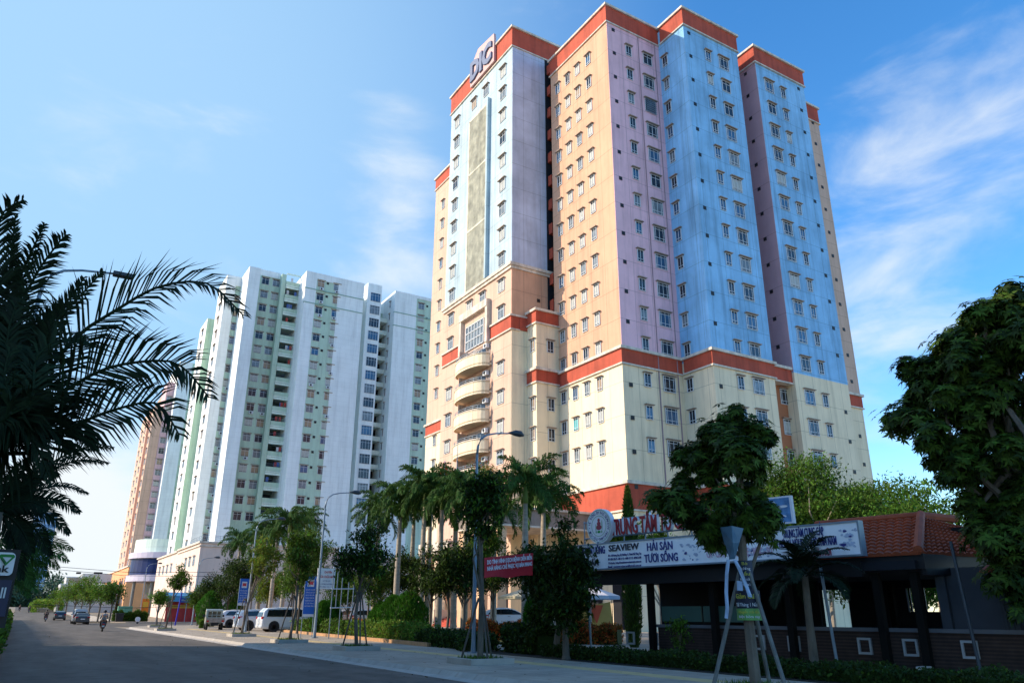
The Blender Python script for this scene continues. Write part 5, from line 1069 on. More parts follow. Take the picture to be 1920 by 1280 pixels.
def vehicle(kind, x, y, rz, paint, label, group, z=.15, name='parked_car', s=1.0):
    t = thing(name, (x, y, z), label, {'van': 'van', 'suv': 'car', 'sedan': 'car', 'hatch': 'car', 'minibus': 'van'}[kind], group, rz); t.scale = (s, s, s)
    K = {'van': (5.1, 1.98, [(-2.52, .42, .95, .96, .90), (-2.48, .28, 1.05, 1.10, .96), (-2.36, .24, 1.10, 1.55, 1), (-2.12, .22, 1.1, 1.78, 1), (-1.2, .2, 1.08, 1.84, 1), (.2, .2, 1.06, 1.84, 1), (1.0, .2, 1.04, 1.70, 1), (1.75, .2, 1.03, 1.12, .99), (2.3, .24, .9, .92, .95), (2.52, .34, .72, .73, .84)], (-1.55, 1.5), .37,
                 [(-2.18, 1.12), (-2.05, 1.62), (.35, 1.68), (.95, 1.6), (1.60, 1.12)]),
         'suv': (4.7, 1.92, [(-2.33, .45, .95, .96, .88), (-2.3, .3, 1.1, 1.12, .94), (-2.2, .26, 1.12, 1.4, .98), (-1.9, .24, 1.12, 1.62, 1), (-1.0, .22, 1.1, 1.70, 1), (.1, .22, 1.08, 1.68, 1), (.55, .22, 1.06, 1.52, 1), (1.15, .22, 1.04, 1.1, .99), (2.0, .26, .96, .97, .95), (2.33, .38, .75, .76, .84)], (-1.45, 1.42), .38,
                 [(-1.95, 1.15), (-1.6, 1.50), (-.1, 1.56), (.45, 1.46), (1.0, 1.12)]),
         'hatch': (3.95, 1.72, [(-1.95, .42, .8, .82, .9), (-1.9, .26, .95, .98, .96), (-1.75, .22, .98, 1.3, 1), (-1.2, .2, .97, 1.47, 1), (-.2, .2, .96, 1.5, 1), (.35, .2, .94, 1.38, 1), (1.05, .2, .92, .98, .99), (1.7, .24, .8, .82, .94), (1.95, .34, .62, .63, .84)], (-1.25, 1.2), .31,
                   [(-1.7, 1.0), (-1.3, 1.34), (-.1, 1.38), (.35, 1.28), (.95, 1.0)]),
         'sedan': (4.5, 1.75, [(-2.23, .45, .85, .86, .88), (-2.18, .28, .98, 1.0, .95), (-1.6, .22, 1.0, 1.05, .99), (-1.05, .2, 1.0, 1.4, 1), (-.3, .2, .98, 1.46, 1), (.35, .2, .96, 1.38, 1), (1.05, .2, .94, 1.0, .99), (1.9, .24, .82, .84, .95), (2.2, .34, .64, .65, .84)], (-1.35, 1.35), .32,
                   [(-1.5, 1.03), (-.95, 1.32), (-.2, 1.35), (.3, 1.28), (.95, 1.0)]),
         'minibus': (4.8, 1.75, [(-2.4, .45, 1.05, 1.06, .92), (-2.38, .3, 1.15, 1.7, .98), (-2.3, .28, 1.15, 1.95, 1), (-1, .26, 1.15, 2.02, 1), (1.0, .26, 1.12, 2.0, 1), (1.7, .26, 1.08, 1.6, 1), (2.15, .28, 1.0, 1.05, .98), (2.4, .36, .8, .82, .9)], (-1.5, 1.55), .33,
                     [(-2.2, 1.2), (-2.2, 1.75), (1.1, 1.78), (1.5, 1.6), (1.9, 1.15)])}[kind]
    L, Wd, st, wx_, r, gp = K
    loftcar(t, paint, st, Wd)
    cz = sum(q[1] for q in gp)/len(gp); zt_ = max(q[1] for q in gp); zb_ = min(q[1] for q in gp)
    for s_ in (-1, 1):
        b = MB(); v = []
        for off in (0.0, .012):
            for gx, gz_ in gp: tt = (gz_-zb_)/.6; v.append((gx, s_*(Wd/2*(.972-.165*tt)+.012+off), gz_+.02))
        n = len(gp); b.add(v, [tuple(range(n)), tuple(range(n, 2*n))[::-1]]+[(i, (i+1) % n, n+(i+1) % n, n+i) for i in range(n)], CARGLASS)
        b.build('side_window', t, world=False)
        b = MB()
        for gx in ((-.75, .45) if kind in ('van', 'minibus') else (-.7, .1)): b.box(gx-.035, gx+.035, s_*Wd/2*.9-.1, s_*Wd/2*.9+.1, zb_+.02, zt_, BLACK if kind != 'minibus' else paint)
        b.build('window_pillar', t, world=False)
        MB().box(gp[-1][0]-.15, gp[-1][0]+.05, s_*(Wd/2+.02)-.09, s_*(Wd/2+.02)+.09, zb_+.0, zb_+.15, paint).build('mirror', t, world=False, bevel=.03)
        b = MB(); b.box(-.2, 0, s_*Wd/2-.01, s_*Wd/2+.015, .86, .9, CHROME); b.build('door_handle', t, world=False)
        xr_ = st[1][0]; b = MB(); zz = 1.0 if kind in ('van', 'suv') else .85
        b.box(xr_-.05, xr_+.32, s_*Wd/2*.80-.16, s_*Wd/2*.80+.185, zz-.05, zz+.14 if kind != 'minibus' else zz+.35, TAIL); b.build('tail_light', t, world=False, bevel=.03)
        b = MB(); b.box(st[-2][0]-.05, st[-1][0]-.02, s_*Wd/2*.7-.15, s_*Wd/2*.7+.15, .6, .75, FRAME); b.build('headlight', t, world=False, bevel=.03)
        for wx1 in wx_:
            MB().tube([(wx1, s_*(Wd/2-.2), r+.03), (wx1, s_*(Wd/2+.006), r+.03)], r*1.16, BLACK, 20).build('wheel_arch', t, world=False); wheel(t, wx1, s_*(Wd/2-.1), r)
    xs = [q for q in st if q[3] > q[2]+.25][0]; x0 = st[1][0]
    z_a = st[1][2]+.06; x_b, z_b = xs[0], xs[3]-.08; b = MB(); wv = Wd/2*.74
    xa = st[1][0]-.01 if kind in ('van', 'minibus') else st[2][0]-.04
    b.add([(xa-.03, -wv, z_a+.03), (xa-.03, wv, z_a+.03), (x_b-.05, wv*.9, z_b), (x_b-.05, -wv*.9, z_b), (xa+.05, -wv, z_a+.03), (xa+.05, wv, z_a+.03), (x_b+.05, wv*.9, z_b), (x_b+.05, -wv*.9, z_b)], [(3, 2, 1, 0), (0, 1, 5, 4), (1, 2, 6, 5), (2, 3, 7, 6), (3, 0, 4, 7)], CARGLASS); b.build('rear_window', t, world=False)
    fr_ = [q for q in st if q[0] > 0]; xf0, zf0 = fr_[1][0], fr_[1][3]; 
    MB().box(st[0][0]-.03, st[0][0]+.02, -.26, .26, .62 if kind != 'suv' else .75, .74 if kind != 'suv' else .87, PLATE).build('number_plate', t, world=False)
    MB().box(st[0][0]-.04, st[0][0]+.25, -Wd/2*.88, Wd/2*.88, .3, .5, paint).build('bumper', t, world=False, bevel=.05)
    return t
WHITEP = carpaint('white car paint', (.70, .72, .74)); SILV = carpaint('silver car paint', (.38, .40, .42)); NAVYP = carpaint('dark car paint', (.02, .025, .035)); CRP = carpaint('cream car paint', (.6, .58, .5)); GRP = carpaint('grey green truck paint', (.34, .38, .36))
gp_ = 'cars parked on the forecourt'
def gat(px, py, z=.15): p = onz(px, py, z); return p[0], p[1]
x, y = gat(512, 1184); vehicle('van', x+1.55, y+.9, 0, WHITEP, 'white people carrier with dark side windows, nearest parked car', gp_)
x, y = gat(462, 1182); vehicle('suv', x+1.6, y+1.0, 0.0, WHITEP, 'white car with a sloping tail, between the people carrier and the pickup', gp_)
x, y = gat(440, 1178); vehicle('suv', x+1.7, y+4.4, 0.0, WHITEP, 'white car with tall tail lights, mostly hidden behind the other white car', gp_)
x, y = at(955, 61); vehicle('hatch', x, y, -.45, WHITEP, 'white hatchback behind the orange flower hedge', gp_, .5)
x, y = at(697, 74); vehicle('hatch', x, y, -.2, CRP, 'cream car behind the dark bushy street tree', gp_, .4)
x, y = at(655, 78); vehicle('sedan', x, y, .1, SILV, 'silver car behind the scaffold frame', gp_, .4)
q = MB(); px4 = [at(600, 70.5), at(879, 70.5), at(879, 110), at(600, 110)]; q.prism(px4, .0, .395, mat('raised paving', (.42, .36, .29), .9, .15, 1, grid=.5)); o = q.build('raised_forecourt'); o['kind'] = 'structure'
q = MB(); px4 = [at(880, 57), at(1015, 57), at(1015, 100), at(880, 100)]; q.prism(px4, .10, .495, MATS['raised paving']); o = q.build('raised_forecourt'); o['kind'] = 'structure'
# pickup
x, y = gat(403, 1180); t = thing('pickup_truck', (x, y+.9, .15), 'small old grey white pickup truck with an open bed, seen from behind', 'truck', gp_, rad(82))
MB().slab([(.3, .45), (.3, 1.6), (.45, 1.72), (1.35, 1.72), (1.75, 1.1), (1.95, .9), (1.95, .45)], -.7, .7, GRP).build('cab', t, world=False, bevel=.05)
b = MB().box(.26, .3, -.55, .55, 1.05, 1.5, CARGLASS); b.build('rear_window', t, world=False)
b = MB(); 
for yy in (-.55, -.2, .2, .55): b.box(.2, .25, yy-.025, yy+.025, .8, 1.62, GRP)
b.box(.2, .25, -.6, .6, 1.58, 1.63, GRP).box(.2, .25, -.6, .6, 1.2, 1.24, GRP); b.build('rack', t, world=False)
b = MB(); b.box(-1.9, .2, -.75, .75, .62, .7, GRP).box(-1.9, .2, -.77, -.73, .7, 1.0, GRP).box(-1.9, .2, .73, .77, .7, 1.0, GRP).box(-1.93, -1.88, -.77, .77, .62, .98, mat('rusty tailgate', (.33, .29, .25), .7, .35, 5)); b.build('bed', t, world=False)
for s_ in (-1, 1):
    MB().box(-1.96, -1.93, s_*.62-.1, s_*.62+.1, .66, .8, TAIL).build('tail_light', t, world=False); MB().box(1.2, 1.3, s_*.8-.1, s_*.8+.1, 1.05, 1.25, BLACK).build('mirror', t, world=False)
    for wx1 in (-1.2, 1.3): wheel(t, wx1, s_*.62, .29, .17)
MB().box(-1.9, .9, -.3, .3, .35, .6, BLACK).build('chassis', t, world=False)
# on the road
vehicle('minibus', 7.9, 131, math.pi/2, SILV, 'silver minibus parked at the far kerb', 'cars by the far kerb', 0, 'parked_car')
vehicle('sedan', 7.85, 124.5, math.pi/2, NAVYP, 'dark car parked right behind the silver minibus', 'cars by the far kerb', 0)
vehicle('hatch', 6.6, 158, math.pi/2, NAVYP, 'dark car farther down the road, left of the minibus', 'cars by the far kerb', gz(158))

# ------------------------------------------------------------------ scooter riders
def skin_person(root, J, E, rads, m, name):
    me = bpy.data.meshes.new(name); me.from_pydata(J, E, []); o = bpy.data.objects.new(name, me); COL.objects.link(o); o.parent = root; me.materials.append(m)
    sk = o.modifiers.new('s', 'SKIN'); sk.use_smooth_shade = True
    for i, r in enumerate(rads): me.skin_vertices[0].data[i].radius = (r, r)
    me.skin_vertices[0].data[0].use_root = True
    sb = o.modifiers.new('ss', 'SUBSURF'); sb.levels = 1; sb.render_levels = 1
    dg = bpy.context.evaluated_depsgraph_get(); m2_ = bpy.data.meshes.new_from_object(o.evaluated_get(dg)); o.modifiers.clear(); o.data = m2_
    if not len(m2_.materials): m2_.materials.append(m)
    return o
SKIN = mat('skin', (.35, .19, .12), .6)
def rider(x, y, z, rz, shirt, trousers, helmet, lb_p, lb_s, body):
    s = thing('motor_scooter', (x, y, z), lb_s, 'scooter', 'scooters on the road', rz)
    for wx1, nm in ((-.62, 'wheel'), (.62, 'wheel')):
        MB().tube([(wx1, -.055, .25), (wx1, .055, .25)], .25, RUBBER, 16).build(nm, s, world=False)
    MB().slab([(-.85, .55), (-.8, .75), (-.2, .74), (0, .45), (.25, .36), (.32, .9), (.45, .92), (.55, .5), (.4, .3), (.1, .22), (-.3, .24), (-.55, .42)], -.16, .16, body).build('body', s, world=False, bevel=.05)
    MB().slab([(-.8, .74), (-.75, .82), (-.1, .80), (-.05, .74)], -.14, .14, BLACK).build('seat', s, world=False, bevel=.03)
    MB().tube([(.42, 0, .85), (.38, 0, 1.0)], .04, BLACK, 8).tube([(.33, -.33, 1.03), (.4, 0, 1.0), (.33, .33, 1.03)], .02, BLACK, 6).tube([(.38, .25, 1.02), (.4, .32, 1.18)], .012, BLACK, 5).tube([(.38, -.25, 1.02), (.4, -.32, 1.18)], .012, BLACK, 5).build('handlebar', s, world=False)
    MB().box(-.9, -.84, -.09, .09, .56, .66, TAIL).build('tail_light', s, world=False); MB().box(-.92, -.89, -.09, .09, .38, .5, PLATE).build('number_plate', s, world=False)
    p = thing('person', (x, y, z), lb_p, 'person', 'scooter riders', rz)
    J = [(-.35, 0, .92), (-.33, 0, 1.12), (-.27, 0, 1.33), (-.22, 0, 1.44), (-.2, 0, 1.52), (-.18, 0, 1.62),
         (-.25, .18, 1.38), (-.02, .27, 1.18), (.26, .3, 1.05), (-.25, -.18, 1.38), (-.02, -.27, 1.18), (.26, -.3, 1.05),
         (-.32, .11, .88), (.1, .2, .84), (.12, .17, .42), (.26, .17, .36), (-.32, -.11, .88), (.1, -.2, .84), (.12, -.17, .42), (.26, -.17, .36)]
    E_ = [(0, 1), (1, 2), (2, 3), (3, 4), (4, 5), (2, 6), (6, 7), (7, 8), (2, 9), (9, 10), (10, 11), (0, 12), (12, 13), (13, 14), (14, 15), (0, 16), (16, 17), (17, 18), (18, 19)]
    rd = [.16, .15, .17, .08, .06, .09, .07, .05, .035, .07, .05, .035, .11, .085, .055, .045, .11, .085, .055, .045]
    skin_person(p, J, E_, rd, SKIN, 'body')
    b = MB().tube([(-.36, 0, .93), (-.345, 0, 1.12), (-.28, 0, 1.32), (-.23, 0, 1.42)], [.2, .185, .205, .11], shirt, 12)
    for s_ in (-1, 1): b.tube([(-.25, s_*.17, 1.37), (-.02, s_*.27, 1.18), (.16, s_*.29, 1.09)], [.095, .072, .055], shirt, 8)
    b.build('shirt', p, world=False, smooth=True)
    b = MB()
    for s_ in (-1, 1): b.tube([(-.34, s_*.1, .9), (.1, s_*.2, .85), (.12, s_*.17, .42)], [.13, .1, .07], trousers, 8)
    b.build('trousers', p, world=False, smooth=True)
    MB().lathe((-.17, 0, 1.58), [(.125, -.02), (.14, .04), (.125, .12), (.07, .17), (0, .185)], helmet, 14).build('helmet', p, world=False, smooth=True)
GSH = mat('grey shirt', (.28, .31, .34), .9); DSH = mat('dark shirt', (.03, .03, .04), .9); TR = mat('dark trousers', (.03, .03, .035), .9)
x, y = gat(191, 1183, 0); rider(x, y, 0, math.pi/2-.05, GSH, TR, BLACK, 'person in a grey shirt riding the nearest scooter away from the camera', 'black scooter nearest the camera, ridden along the road', NAVYP)
rider(4.3, 148, gz(148), math.pi/2, DSH, TR, BLACK, 'person in dark clothes riding the second scooter, left of the parked dark car', 'dark scooter second from the camera', NAVYP)
rider(2.9, 235, gz(235), math.pi/2, DSH, TR, BLACK, 'small person on a distant scooter near the middle of the road', 'distant scooter near the middle of the road', NAVYP)
rider(.9, 260, gz(260), math.pi/2, DSH, TR, BLACK, 'small person on the farthest scooter, near the left kerb', 'farthest scooter, near the left kerb', NAVYP)

# ------------------------------------------------------------------ street lamps
def lamp(px, D, head_px, label, head='cobra', h=9.0, ang=0., base=.15, arm=1.7, m=METAL):
    x, y = gxy(px, D); t = thing('street_lamp', (x, y, base), label, 'street lamp', 'street lamps', ang); g = h-base
    MB().tube([(0, 0, 0), (0, 0, .4), (0, 0, g-1.1)], [.11, .085, .055], m, 10).box(-.18, .18, -.18, .18, 0, .04, m).build('pole', t, world=False)
    MB().tube([(0, 0, g-1.1), (.04, 0, g-.75), (.18, 0, g-.42), (.45, 0, g-.22), (.9, 0, g-.1), (arm, 0, g)], [.055, .05, .045, .04, .035, .032], m, 8).build('arm', t, world=False, smooth=True)
    if head == 'cobra': MB().tube([(arm-.15, 0, g), (arm, 0, g+.02), (arm+.18, 0, g+.04), (arm+.45, 0, g+.03), (arm+.62, 0, g-.02)], [.04, .07, .13, .14, .05], DMETAL, 10).build('lamp_head', t, world=False, smooth=True)
    else: MB().box(arm-.05, arm+.5, -.13, .13, g-.06, g+.06, DMETAL).build('lamp_head', t, world=False, bevel=.02)
    return t
lamp(889, 32, None, 'street lamp nearest the camera, its curved arm in front of the balconies')
lamp(593, 51, None, 'second street lamp, its arm in front of the white tower'); lamp(463, 68, None, 'third street lamp, thin pole among the palms beside the white cars')
lamp(362, 105, None, 'fourth street lamp, thin arm against the pink podium', h=8); lamp(262, 150, None, 'fifth street lamp, small, in front of the round building', h=9.5)
lamp(-62, 24, None, 'street lamp with a flat rectangular head among the fronds at the left', 'flat', h=11.1, arm=1.75, base=.12)

# ------------------------------------------------------------------ banners, billboard, frame, flag
def tfn(px, D, z=.15): x, y = gxy(px, D); return (x, y, z)
BLU = mat('blue banner cloth', (.02, .13, .52), .6, .05, 1.); WLT = mat('white banner lettering', (.7, .7, .75), .6)
def face_rot(px): a = math.radians(31.4)+math.atan((px-960)/1521); return -a   # turn to face the camera
def upbanner(px, D, z0, z1, w, label, rot, lines):
    t = thing('banner', tfn(px, D), label, 'banner', None, rot); MB().box(-w/2, w/2, -.01, .01, z0, z1, BLU).box(-w/2, w/2, -.012, .012, z0, z0+.16, WLT).build('cloth', t, world=False)
    b = MB(); red = mat('banner red print', (.6, .06, .08), .6); b.box(-w*.3, w*.3, -.016, -.012, z1-.62, z1-.2, WLT).box(-w*.22, w*.22, -.019, -.016, z1-.5, z1-.3, red)
    for i, s in enumerate(lines):
        tm = text_mesh(s, .085, WLT, .003, w*.8); b.merge(tm, (-w*.4, -.016, z1-.85-.16*i), 0)
    b.build('lettering', t, world=False); MB().tube([(-w/2, .02, 0), (-w/2, .02, z1)], .025, METAL, 6).tube([(w/2, .02, 0), (w/2, .02, z1)], .025, METAL, 6).build('poles', t, world=False)
upbanner(452, 60, 1.9, 3.7, .66, 'upright blue banner above the white cars, left of two', face_rot(452)+.5, ['ĐẤT NỀN DỰ ÁN', 'VỊ TRÍ ĐẸP', 'PHÁP LÝ RÕ', 'GIÁ TỐT NHẤT', 'HỖ TRỢ VAY', 'LIÊN HỆ NGAY'])
upbanner(578, 52, 1.2, 3.6, .72, 'upright blue banner beside the white billboard, right of two', face_rot(578)+.4, ['KHU ĐÔ THỊ MỚI', 'CĂN HỘ CAO CẤP', 'GIÁ ƯU ĐÃI LỚN', 'THANH TOÁN 30%', 'NHẬN NHÀ NGAY', 'VỊ TRÍ VÀNG', 'HOTLINE 0908'])
t = thing('billboard', tfn(606, 52), 'white billboard with red lettering on thin posts', 'billboard', None, face_rot(606)+.35)
MB().box(-.58, .58, -.02, .03, 2.85, 4.1, mat('white board', (.75, .75, .75), .6)).build('panel', t, world=False)
b = MB(); rd_ = mat('red board lettering', (.55, .05, .04), .6); b.merge(text_mesh('CHUYÊN', .13, rd_, .004, .5, .03), (-.15, -.026, 3.8), 0).merge(text_mesh('SỬA CHỮA MÁY', .13, rd_, .004, .95, .03), (-.42, -.026, 3.52), 0)
b.merge(text_mesh('UY TÍN 24/7', .07, NAVY, .004, .5), (-.2, -.026, 3.3), 0).merge(text_mesh('ĐC: 12 ĐƯỜNG 3/2 PHƯỜNG 11', .055, NAVY, .004, .95), (-.45, -.026, 3.12), 0).merge(text_mesh('ĐT: 0908 178 117', .06, NAVY, .004, .8), (-.4, -.026, 2.95), 0)
b.disc((-.46, -.03, 3.85), .09, 'y', .01, BLU, 14); b.build('lettering', t, world=False); MB().tube([(-.5, .05, 0), (-.5, .05, 4.1)], .03, METAL, 6).tube([(.5, .05, 0), (.5, .05, 4.1)], .03, METAL, 6).build('posts', t, world=False)
t = thing('scaffold_frame', tfn(641, 50), 'bare metal frame of thin uprights right of the white billboard', 'frame', None, face_rot(641)+.3); b = MB()
for xx in (-.7, -.42, -.12, .3, .62): b.tube([(xx, 0, 0 if xx in (-.7, -.12, .62) else 1.7), (xx, 0, 4.1 if xx < .3 else 3.2)], .028, METAL, 6)
b.build('uprights', t, world=False); b = MB()
for zz in (1.72, 2.8, 4.05): b.tube([(-.75, -.02, zz), (.65 if zz < 4 else -.1, -.02, zz+.03)], .035, FRAME, 6)
b.build('crossbars', t, world=False)
# red banner strung between the two trees
t = thing('banner', (12.4, 22.1, .15), 'red banner with two lines of white letters, tied beside the tall thin tree', 'banner'); 
A = [atd(px, py, D) for px, py, D in ((908, 1045, 25.2), (998, 1036, 27.2), (996, 1079, 27.2), (908, 1083, 25.2))]; base = np.array([12.4, 22.1, .15]); A = [p-base for p in A]
n = 10; b = MB(); v = []
for i in range(n+1):
    s = i/n; wv = np.array([.03*math.sin(7*s), -.03*math.sin(7*s), 0]); top_ = A[0]*(1-s)+A[1]*s+wv; bo = A[3]*(1-s)+A[2]*s+wv*1.5+np.array([0, 0, .03*math.sin(9*s)]); v += [tuple(top_), tuple(bo)]
k = len(v); b.add(v+[(x+.012, y+.012, z) for x, y, z in v], [(2*i, 2*i+1, 2*i+3, 2*i+2) for i in range(n)]+[(k+2*i+2, k+2*i+3, k+2*i+1, k+2*i) for i in range(n)], mat('red banner cloth', (.48, .02, .03), .6, .08, 2)); b.build('cloth', t, world=False)
b = MB(); U = A[1]-A[0]; Lu = np.linalg.norm(U); Vd = A[0]-A[3]; Lv = np.linalg.norm(Vd); nn = unit(np.cross(U, Vd)); nn = nn if nn@(base+A[0]-CP) < 0 else -nn
for s, fz in (('DO TÌNH HÌNH DỊCH BỆNH DIỄN BIẾN', .66), ('NHÀ HÀNG CHỈ PHỤC VỤ BÁN MANG', .34)):
    tm = text_mesh(s, .125, WLT, .003, Lu*.93, .03)
    b.add([tuple(A[3]+U/Lu*(x+Lu*.035)+Vd/Lv*(z+Lv*fz)+nn*(.05-y)) for x, y, z in tm.v], tm.f, WLT)
b.build('lettering', t, world=False)
t = thing('notice', tfn(1043, 30), 'small white notice with red letters low on the dark tree trunk', 'notice', None, face_rot(1043)+.15)
MB().box(-.2, .2, -.01, .01, 1.05, 1.45, WH).build('panel', t, world=False); b = MB(); b.merge(text_mesh('BÃI GIỮ XE', .08, CRM, .003, .34), (-.17, -.014, 1.3), 0).merge(text_mesh('ĐỂ XE BÊN', .05, NAVY, .003, .34), (-.17, -.014, 1.2), 0).merge(text_mesh('TRONG', .05, NAVY, .003, .3), (-.15, -.014, 1.1), 0); b.build('lettering', t, world=False); MB().tube([(0, .03, 0), (0, .03, 1.5)], .025, METAL, 6).build('post', t, world=False)
p = atd(833, 900, 58); t = thing('flag', (p[0], p[1], 10.6), 'red flag hanging from a thin pole above the palms', 'flag'); zt_ = atd(833, 862, 58)[2]-10.6; zl_ = atd(833, 892, 58)[2]-10.6
MB().tube([(0, 0, 0), (0, 0, zt_)], .03, FRAME, 6).build('pole', t, world=False)
b = MB(); v = [(0, 0, zt_), (.1, .05, zt_-.3), (.5, .1, zl_+.15), (.25, 0, zl_), (0, .04, zl_+.1), (-.45, .02, zl_+.0), (-.12, 0, zt_-.4)]; b.add(v+[(x, y+.03, z) for x, y, z in v], [(0, 1, 2, 3, 4, 5, 6), (13, 12, 11, 10, 9, 8, 7)], mat('flag red', (.75, .05, .02), .7, transl=.3)); b.build('cloth', t, world=False)
p = atd(856, 900, 58); t = thing('flagpole', (p[0], p[1], 10.6), 'tall bare pole right of the red flag', 'pole'); MB().tube([(0, 0, 0), (0, 0, atd(855, 832, 58)[2]-10.6)], [.04, .02], METAL, 6).build('shaft', t, world=False)
# blue post, green box, orange sign, fence, hedge by the junction
x, y = gat(328, 1172); t = thing('sign_post', (x, y, .15), 'bright blue post with a small blue sign at the junction', 'sign post'); BP = mat('bright blue paint', (.02, .02, .35), .5); MB().tube([(0, 0, 0), (.25, 0, 3.6)], .08, BP, 8).build('post', t, world=False); MB().box(.2, 1.3, -.03, .03, 2.5, 3.0, mat('street sign blue', (.02, .10, .42), .5)).build('sign', t, world=False); MB().merge(text_mesh('VŨNG TÀU', .16, WLT, .01, .85), (.32, -.05, 2.66), 0).build('lettering', t, world=False)
t = thing('market_stall', (ony(345, 1150, 141)[0], 141, 0), 'red walled stall under a blue awning across the side road', 'stall'); RW = mat('red painted boards', (.34, .03, .03), .7, .15, 1, .3, (0, 1.2, 0, 0)); xa = ony(310, 1150, 141)[0]-t.location.x; xb_ = ony(384, 1150, 141)[0]-t.location.x
MB().box(xa, xb_, 0, .2, .1, 3.4, RW).build('wall', t, world=False); b = MB(); aw = mat('blue awning print', (.06, .26, .46), .6, .4, .6); b.add([(xa-1.5, -1.2, 3.4), (xb_+1, -1.2, 3.3), (xb_+1, 1.5, 4.6), (xa-1.5, 1.5, 4.7)], [(0, 1, 2, 3)], aw); b.box(xa-1.5, xb_+1, -1.22, -1.18, 3.2, 4.1, aw); b.build('awning', t, world=False)
b = MB(); [b.tube([(xx, -1.1, 0), (xx, -1.1, 3.4)], .06, METAL, 6) for xx in (xa-1.4, 0, xb_-.6)]; b.build('posts', t, world=False); MB().box(xa+.8, xa+3.8, -.03, 0, 2.2, 2.7, mat('yellow painted band', (.4, .25, .03), .7)).merge(text_mesh('KARAOKE', .4, WLT, .02, 2.4, .03), (xa+4.6, -.03, 1.0), 0).build('painted_sign', t, world=False)
hx0, hx1 = ony(210, 1155, 146)[0], ony(277, 1155, 146)[0]
hedge('box_hedge', [(hx0, 146), (hx1, 146)], 1.3, 1.35, LEAF, 'square clipped hedge across the side road', 7000, .16, LEAFB, .2, z=.13, seed=40)
t = thing('cabinet', (ony(233, 1150, 150)[0], 150, .1), 'pale green utility box behind the clipped hedge', 'box'); MB().box(-1.1, 1.1, -.6, .6, 0, 2.4, mat('pale green box', (.12, .34, .22), .6)).build('body', t, world=False, bevel=.04); MB().box(-1.0, -.05, -.63, -.6, .2, 2.2, mat('pale green door', (.14, .37, .25), .6)).box(.05, 1.0, -.63, -.6, .2, 2.2, mat('pale green door', (.14, .37, .25))).build('door', t, world=False); 
t = thing('advert_sign', (ony(272, 1138, 147.5)[0], 147.5, .1), 'orange and yellow advert board beside the round building', 'sign'); MB().box(-.55, .55, -.03, .03, .8, 3.6, mat('orange board', (.8, .22, .02), .6)).box(-.4, .4, -.05, -.03, 2.2, 3.1, mat('yellow patch', (.85, .5, .05), .6)).build('panel', t, world=False); MB().tube([(-.5, 0, 0), (-.5, 0, .9)], .05, METAL, 6).tube([(.5, 0, 0), (.5, 0, .9)], .05, METAL, 6).build('legs', t, world=False)
x, y = gat(258, 1163, .12); t = thing('round_marker', (x*.75, y*.75, .12), 'round white marker disc on a short stand in front of the clipped hedge', 'marker'); MB().disc((0, 0, .55), .32, 'y', .12, WHS, 20).build('disc', t, world=False); MB().box(-.12, .12, -.1, .1, 0, .25, BLACK).build('stand', t, world=False)
x, y = ony(225, 1150, 144)[0], 144; t = thing('bin', (x, y, .13), 'black bin standing in the gap of the clipped hedge', 'bin'); MB().slab([(-.5, 0), (.5, 0), (.6, 1.2), (-.6, 1.2)], -.4, .4, BLACK).build('body', t, world=False, bevel=.03); MB().box(-.63, .63, -.43, .43, 1.2, 1.28, DMETAL).build('lid', t, world=False)
# far side trees, shops and skyline
for i, (px, D, h, cr) in enumerate([(207, 135, 6.2, 1.9), (185, 142, 6.6, 2.1), (166, 150, 5.8, 2.0), (152, 165, 7.2, 2.3), (138, 178, 6.6, 2.4), (122, 195, 6.5, 2.5), (108, 212, 6.2, 2.6)]):
    x, y = gxy(px, D); tree('kerb_tree', x, y, h, cr, 'round-crowned tree beyond the junction, '+['nearest of the row', 'second of the row', 'third of the row', 'fourth of the row', 'fifth of the row', 'sixth of the row', 'farthest of the row'][i], 'tree', 'row of trees beyond the junction', .12+gz(y), .42, 170+i, 2300, .34, LEAFB if i % 2 else LEAF, LEAFY if i % 2 else LEAFB, .25, .14, clumps=11, cl=.46, crh=h*.3)
hb = hedge('roadside_shrubs', [gxy(88, 240), gxy(74, 330)], 6, 3.0, LEAFB, 'bright green bank of shrubs where the road bends', 16000, .5, LEAFY, .3, z=gz(200), cat='shrubs', seed=44, core_=.15)
rs = np.random.RandomState(77); b = MB(); cs = []; 
for i in range(120): px = rs.uniform(-20, 135); p = gxy(px, rs.uniform(380, 440)); cs.append((p[0], p[1], 3+rs.uniform(0, 12)*(.5+.5*math.sin(px*.05)**2)))
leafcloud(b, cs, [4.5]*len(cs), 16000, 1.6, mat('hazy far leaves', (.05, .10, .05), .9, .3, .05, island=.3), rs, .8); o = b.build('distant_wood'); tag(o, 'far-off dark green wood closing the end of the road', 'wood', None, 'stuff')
t = thing('low_building', (*gxy(160, 245), gz(230)), 'low pale grey building with a flat roof above the far trees', 'building'); xx = lambda px: ony(px, 1100, t.location.y)[0]-t.location.x; zz = lambda py: ony(160, py, t.location.y)[2]-t.location.z
LG = mat('pale grey far wall', (.56, .55, .54), .9, .05); b = MB(); b.box(xx(113), xx(222), 0, 14, 0, zz(1094), LG).box(xx(122), xx(168), .4, 12, zz(1094), zz(1082), LG).box(xx(152), xx(208), 2, 12, zz(1090), zz(1074), LG); b.build('wall', t, world=False)
b = MB().box(xx(112), xx(223), -.2, 0, zz(1097), zz(1094), FRAME).box(xx(121), xx(169), .2, .4, zz(1083), zz(1081), FRAME); b.build('cornice', t, world=False); b = MB().box(xx(140), xx(149), 4, 6, zz(1074), zz(1071), DARK).box(xx(174), xx(190), 4, 6, zz(1074), zz(1070), DARK); b.build('roof_equipment', t, world=False)
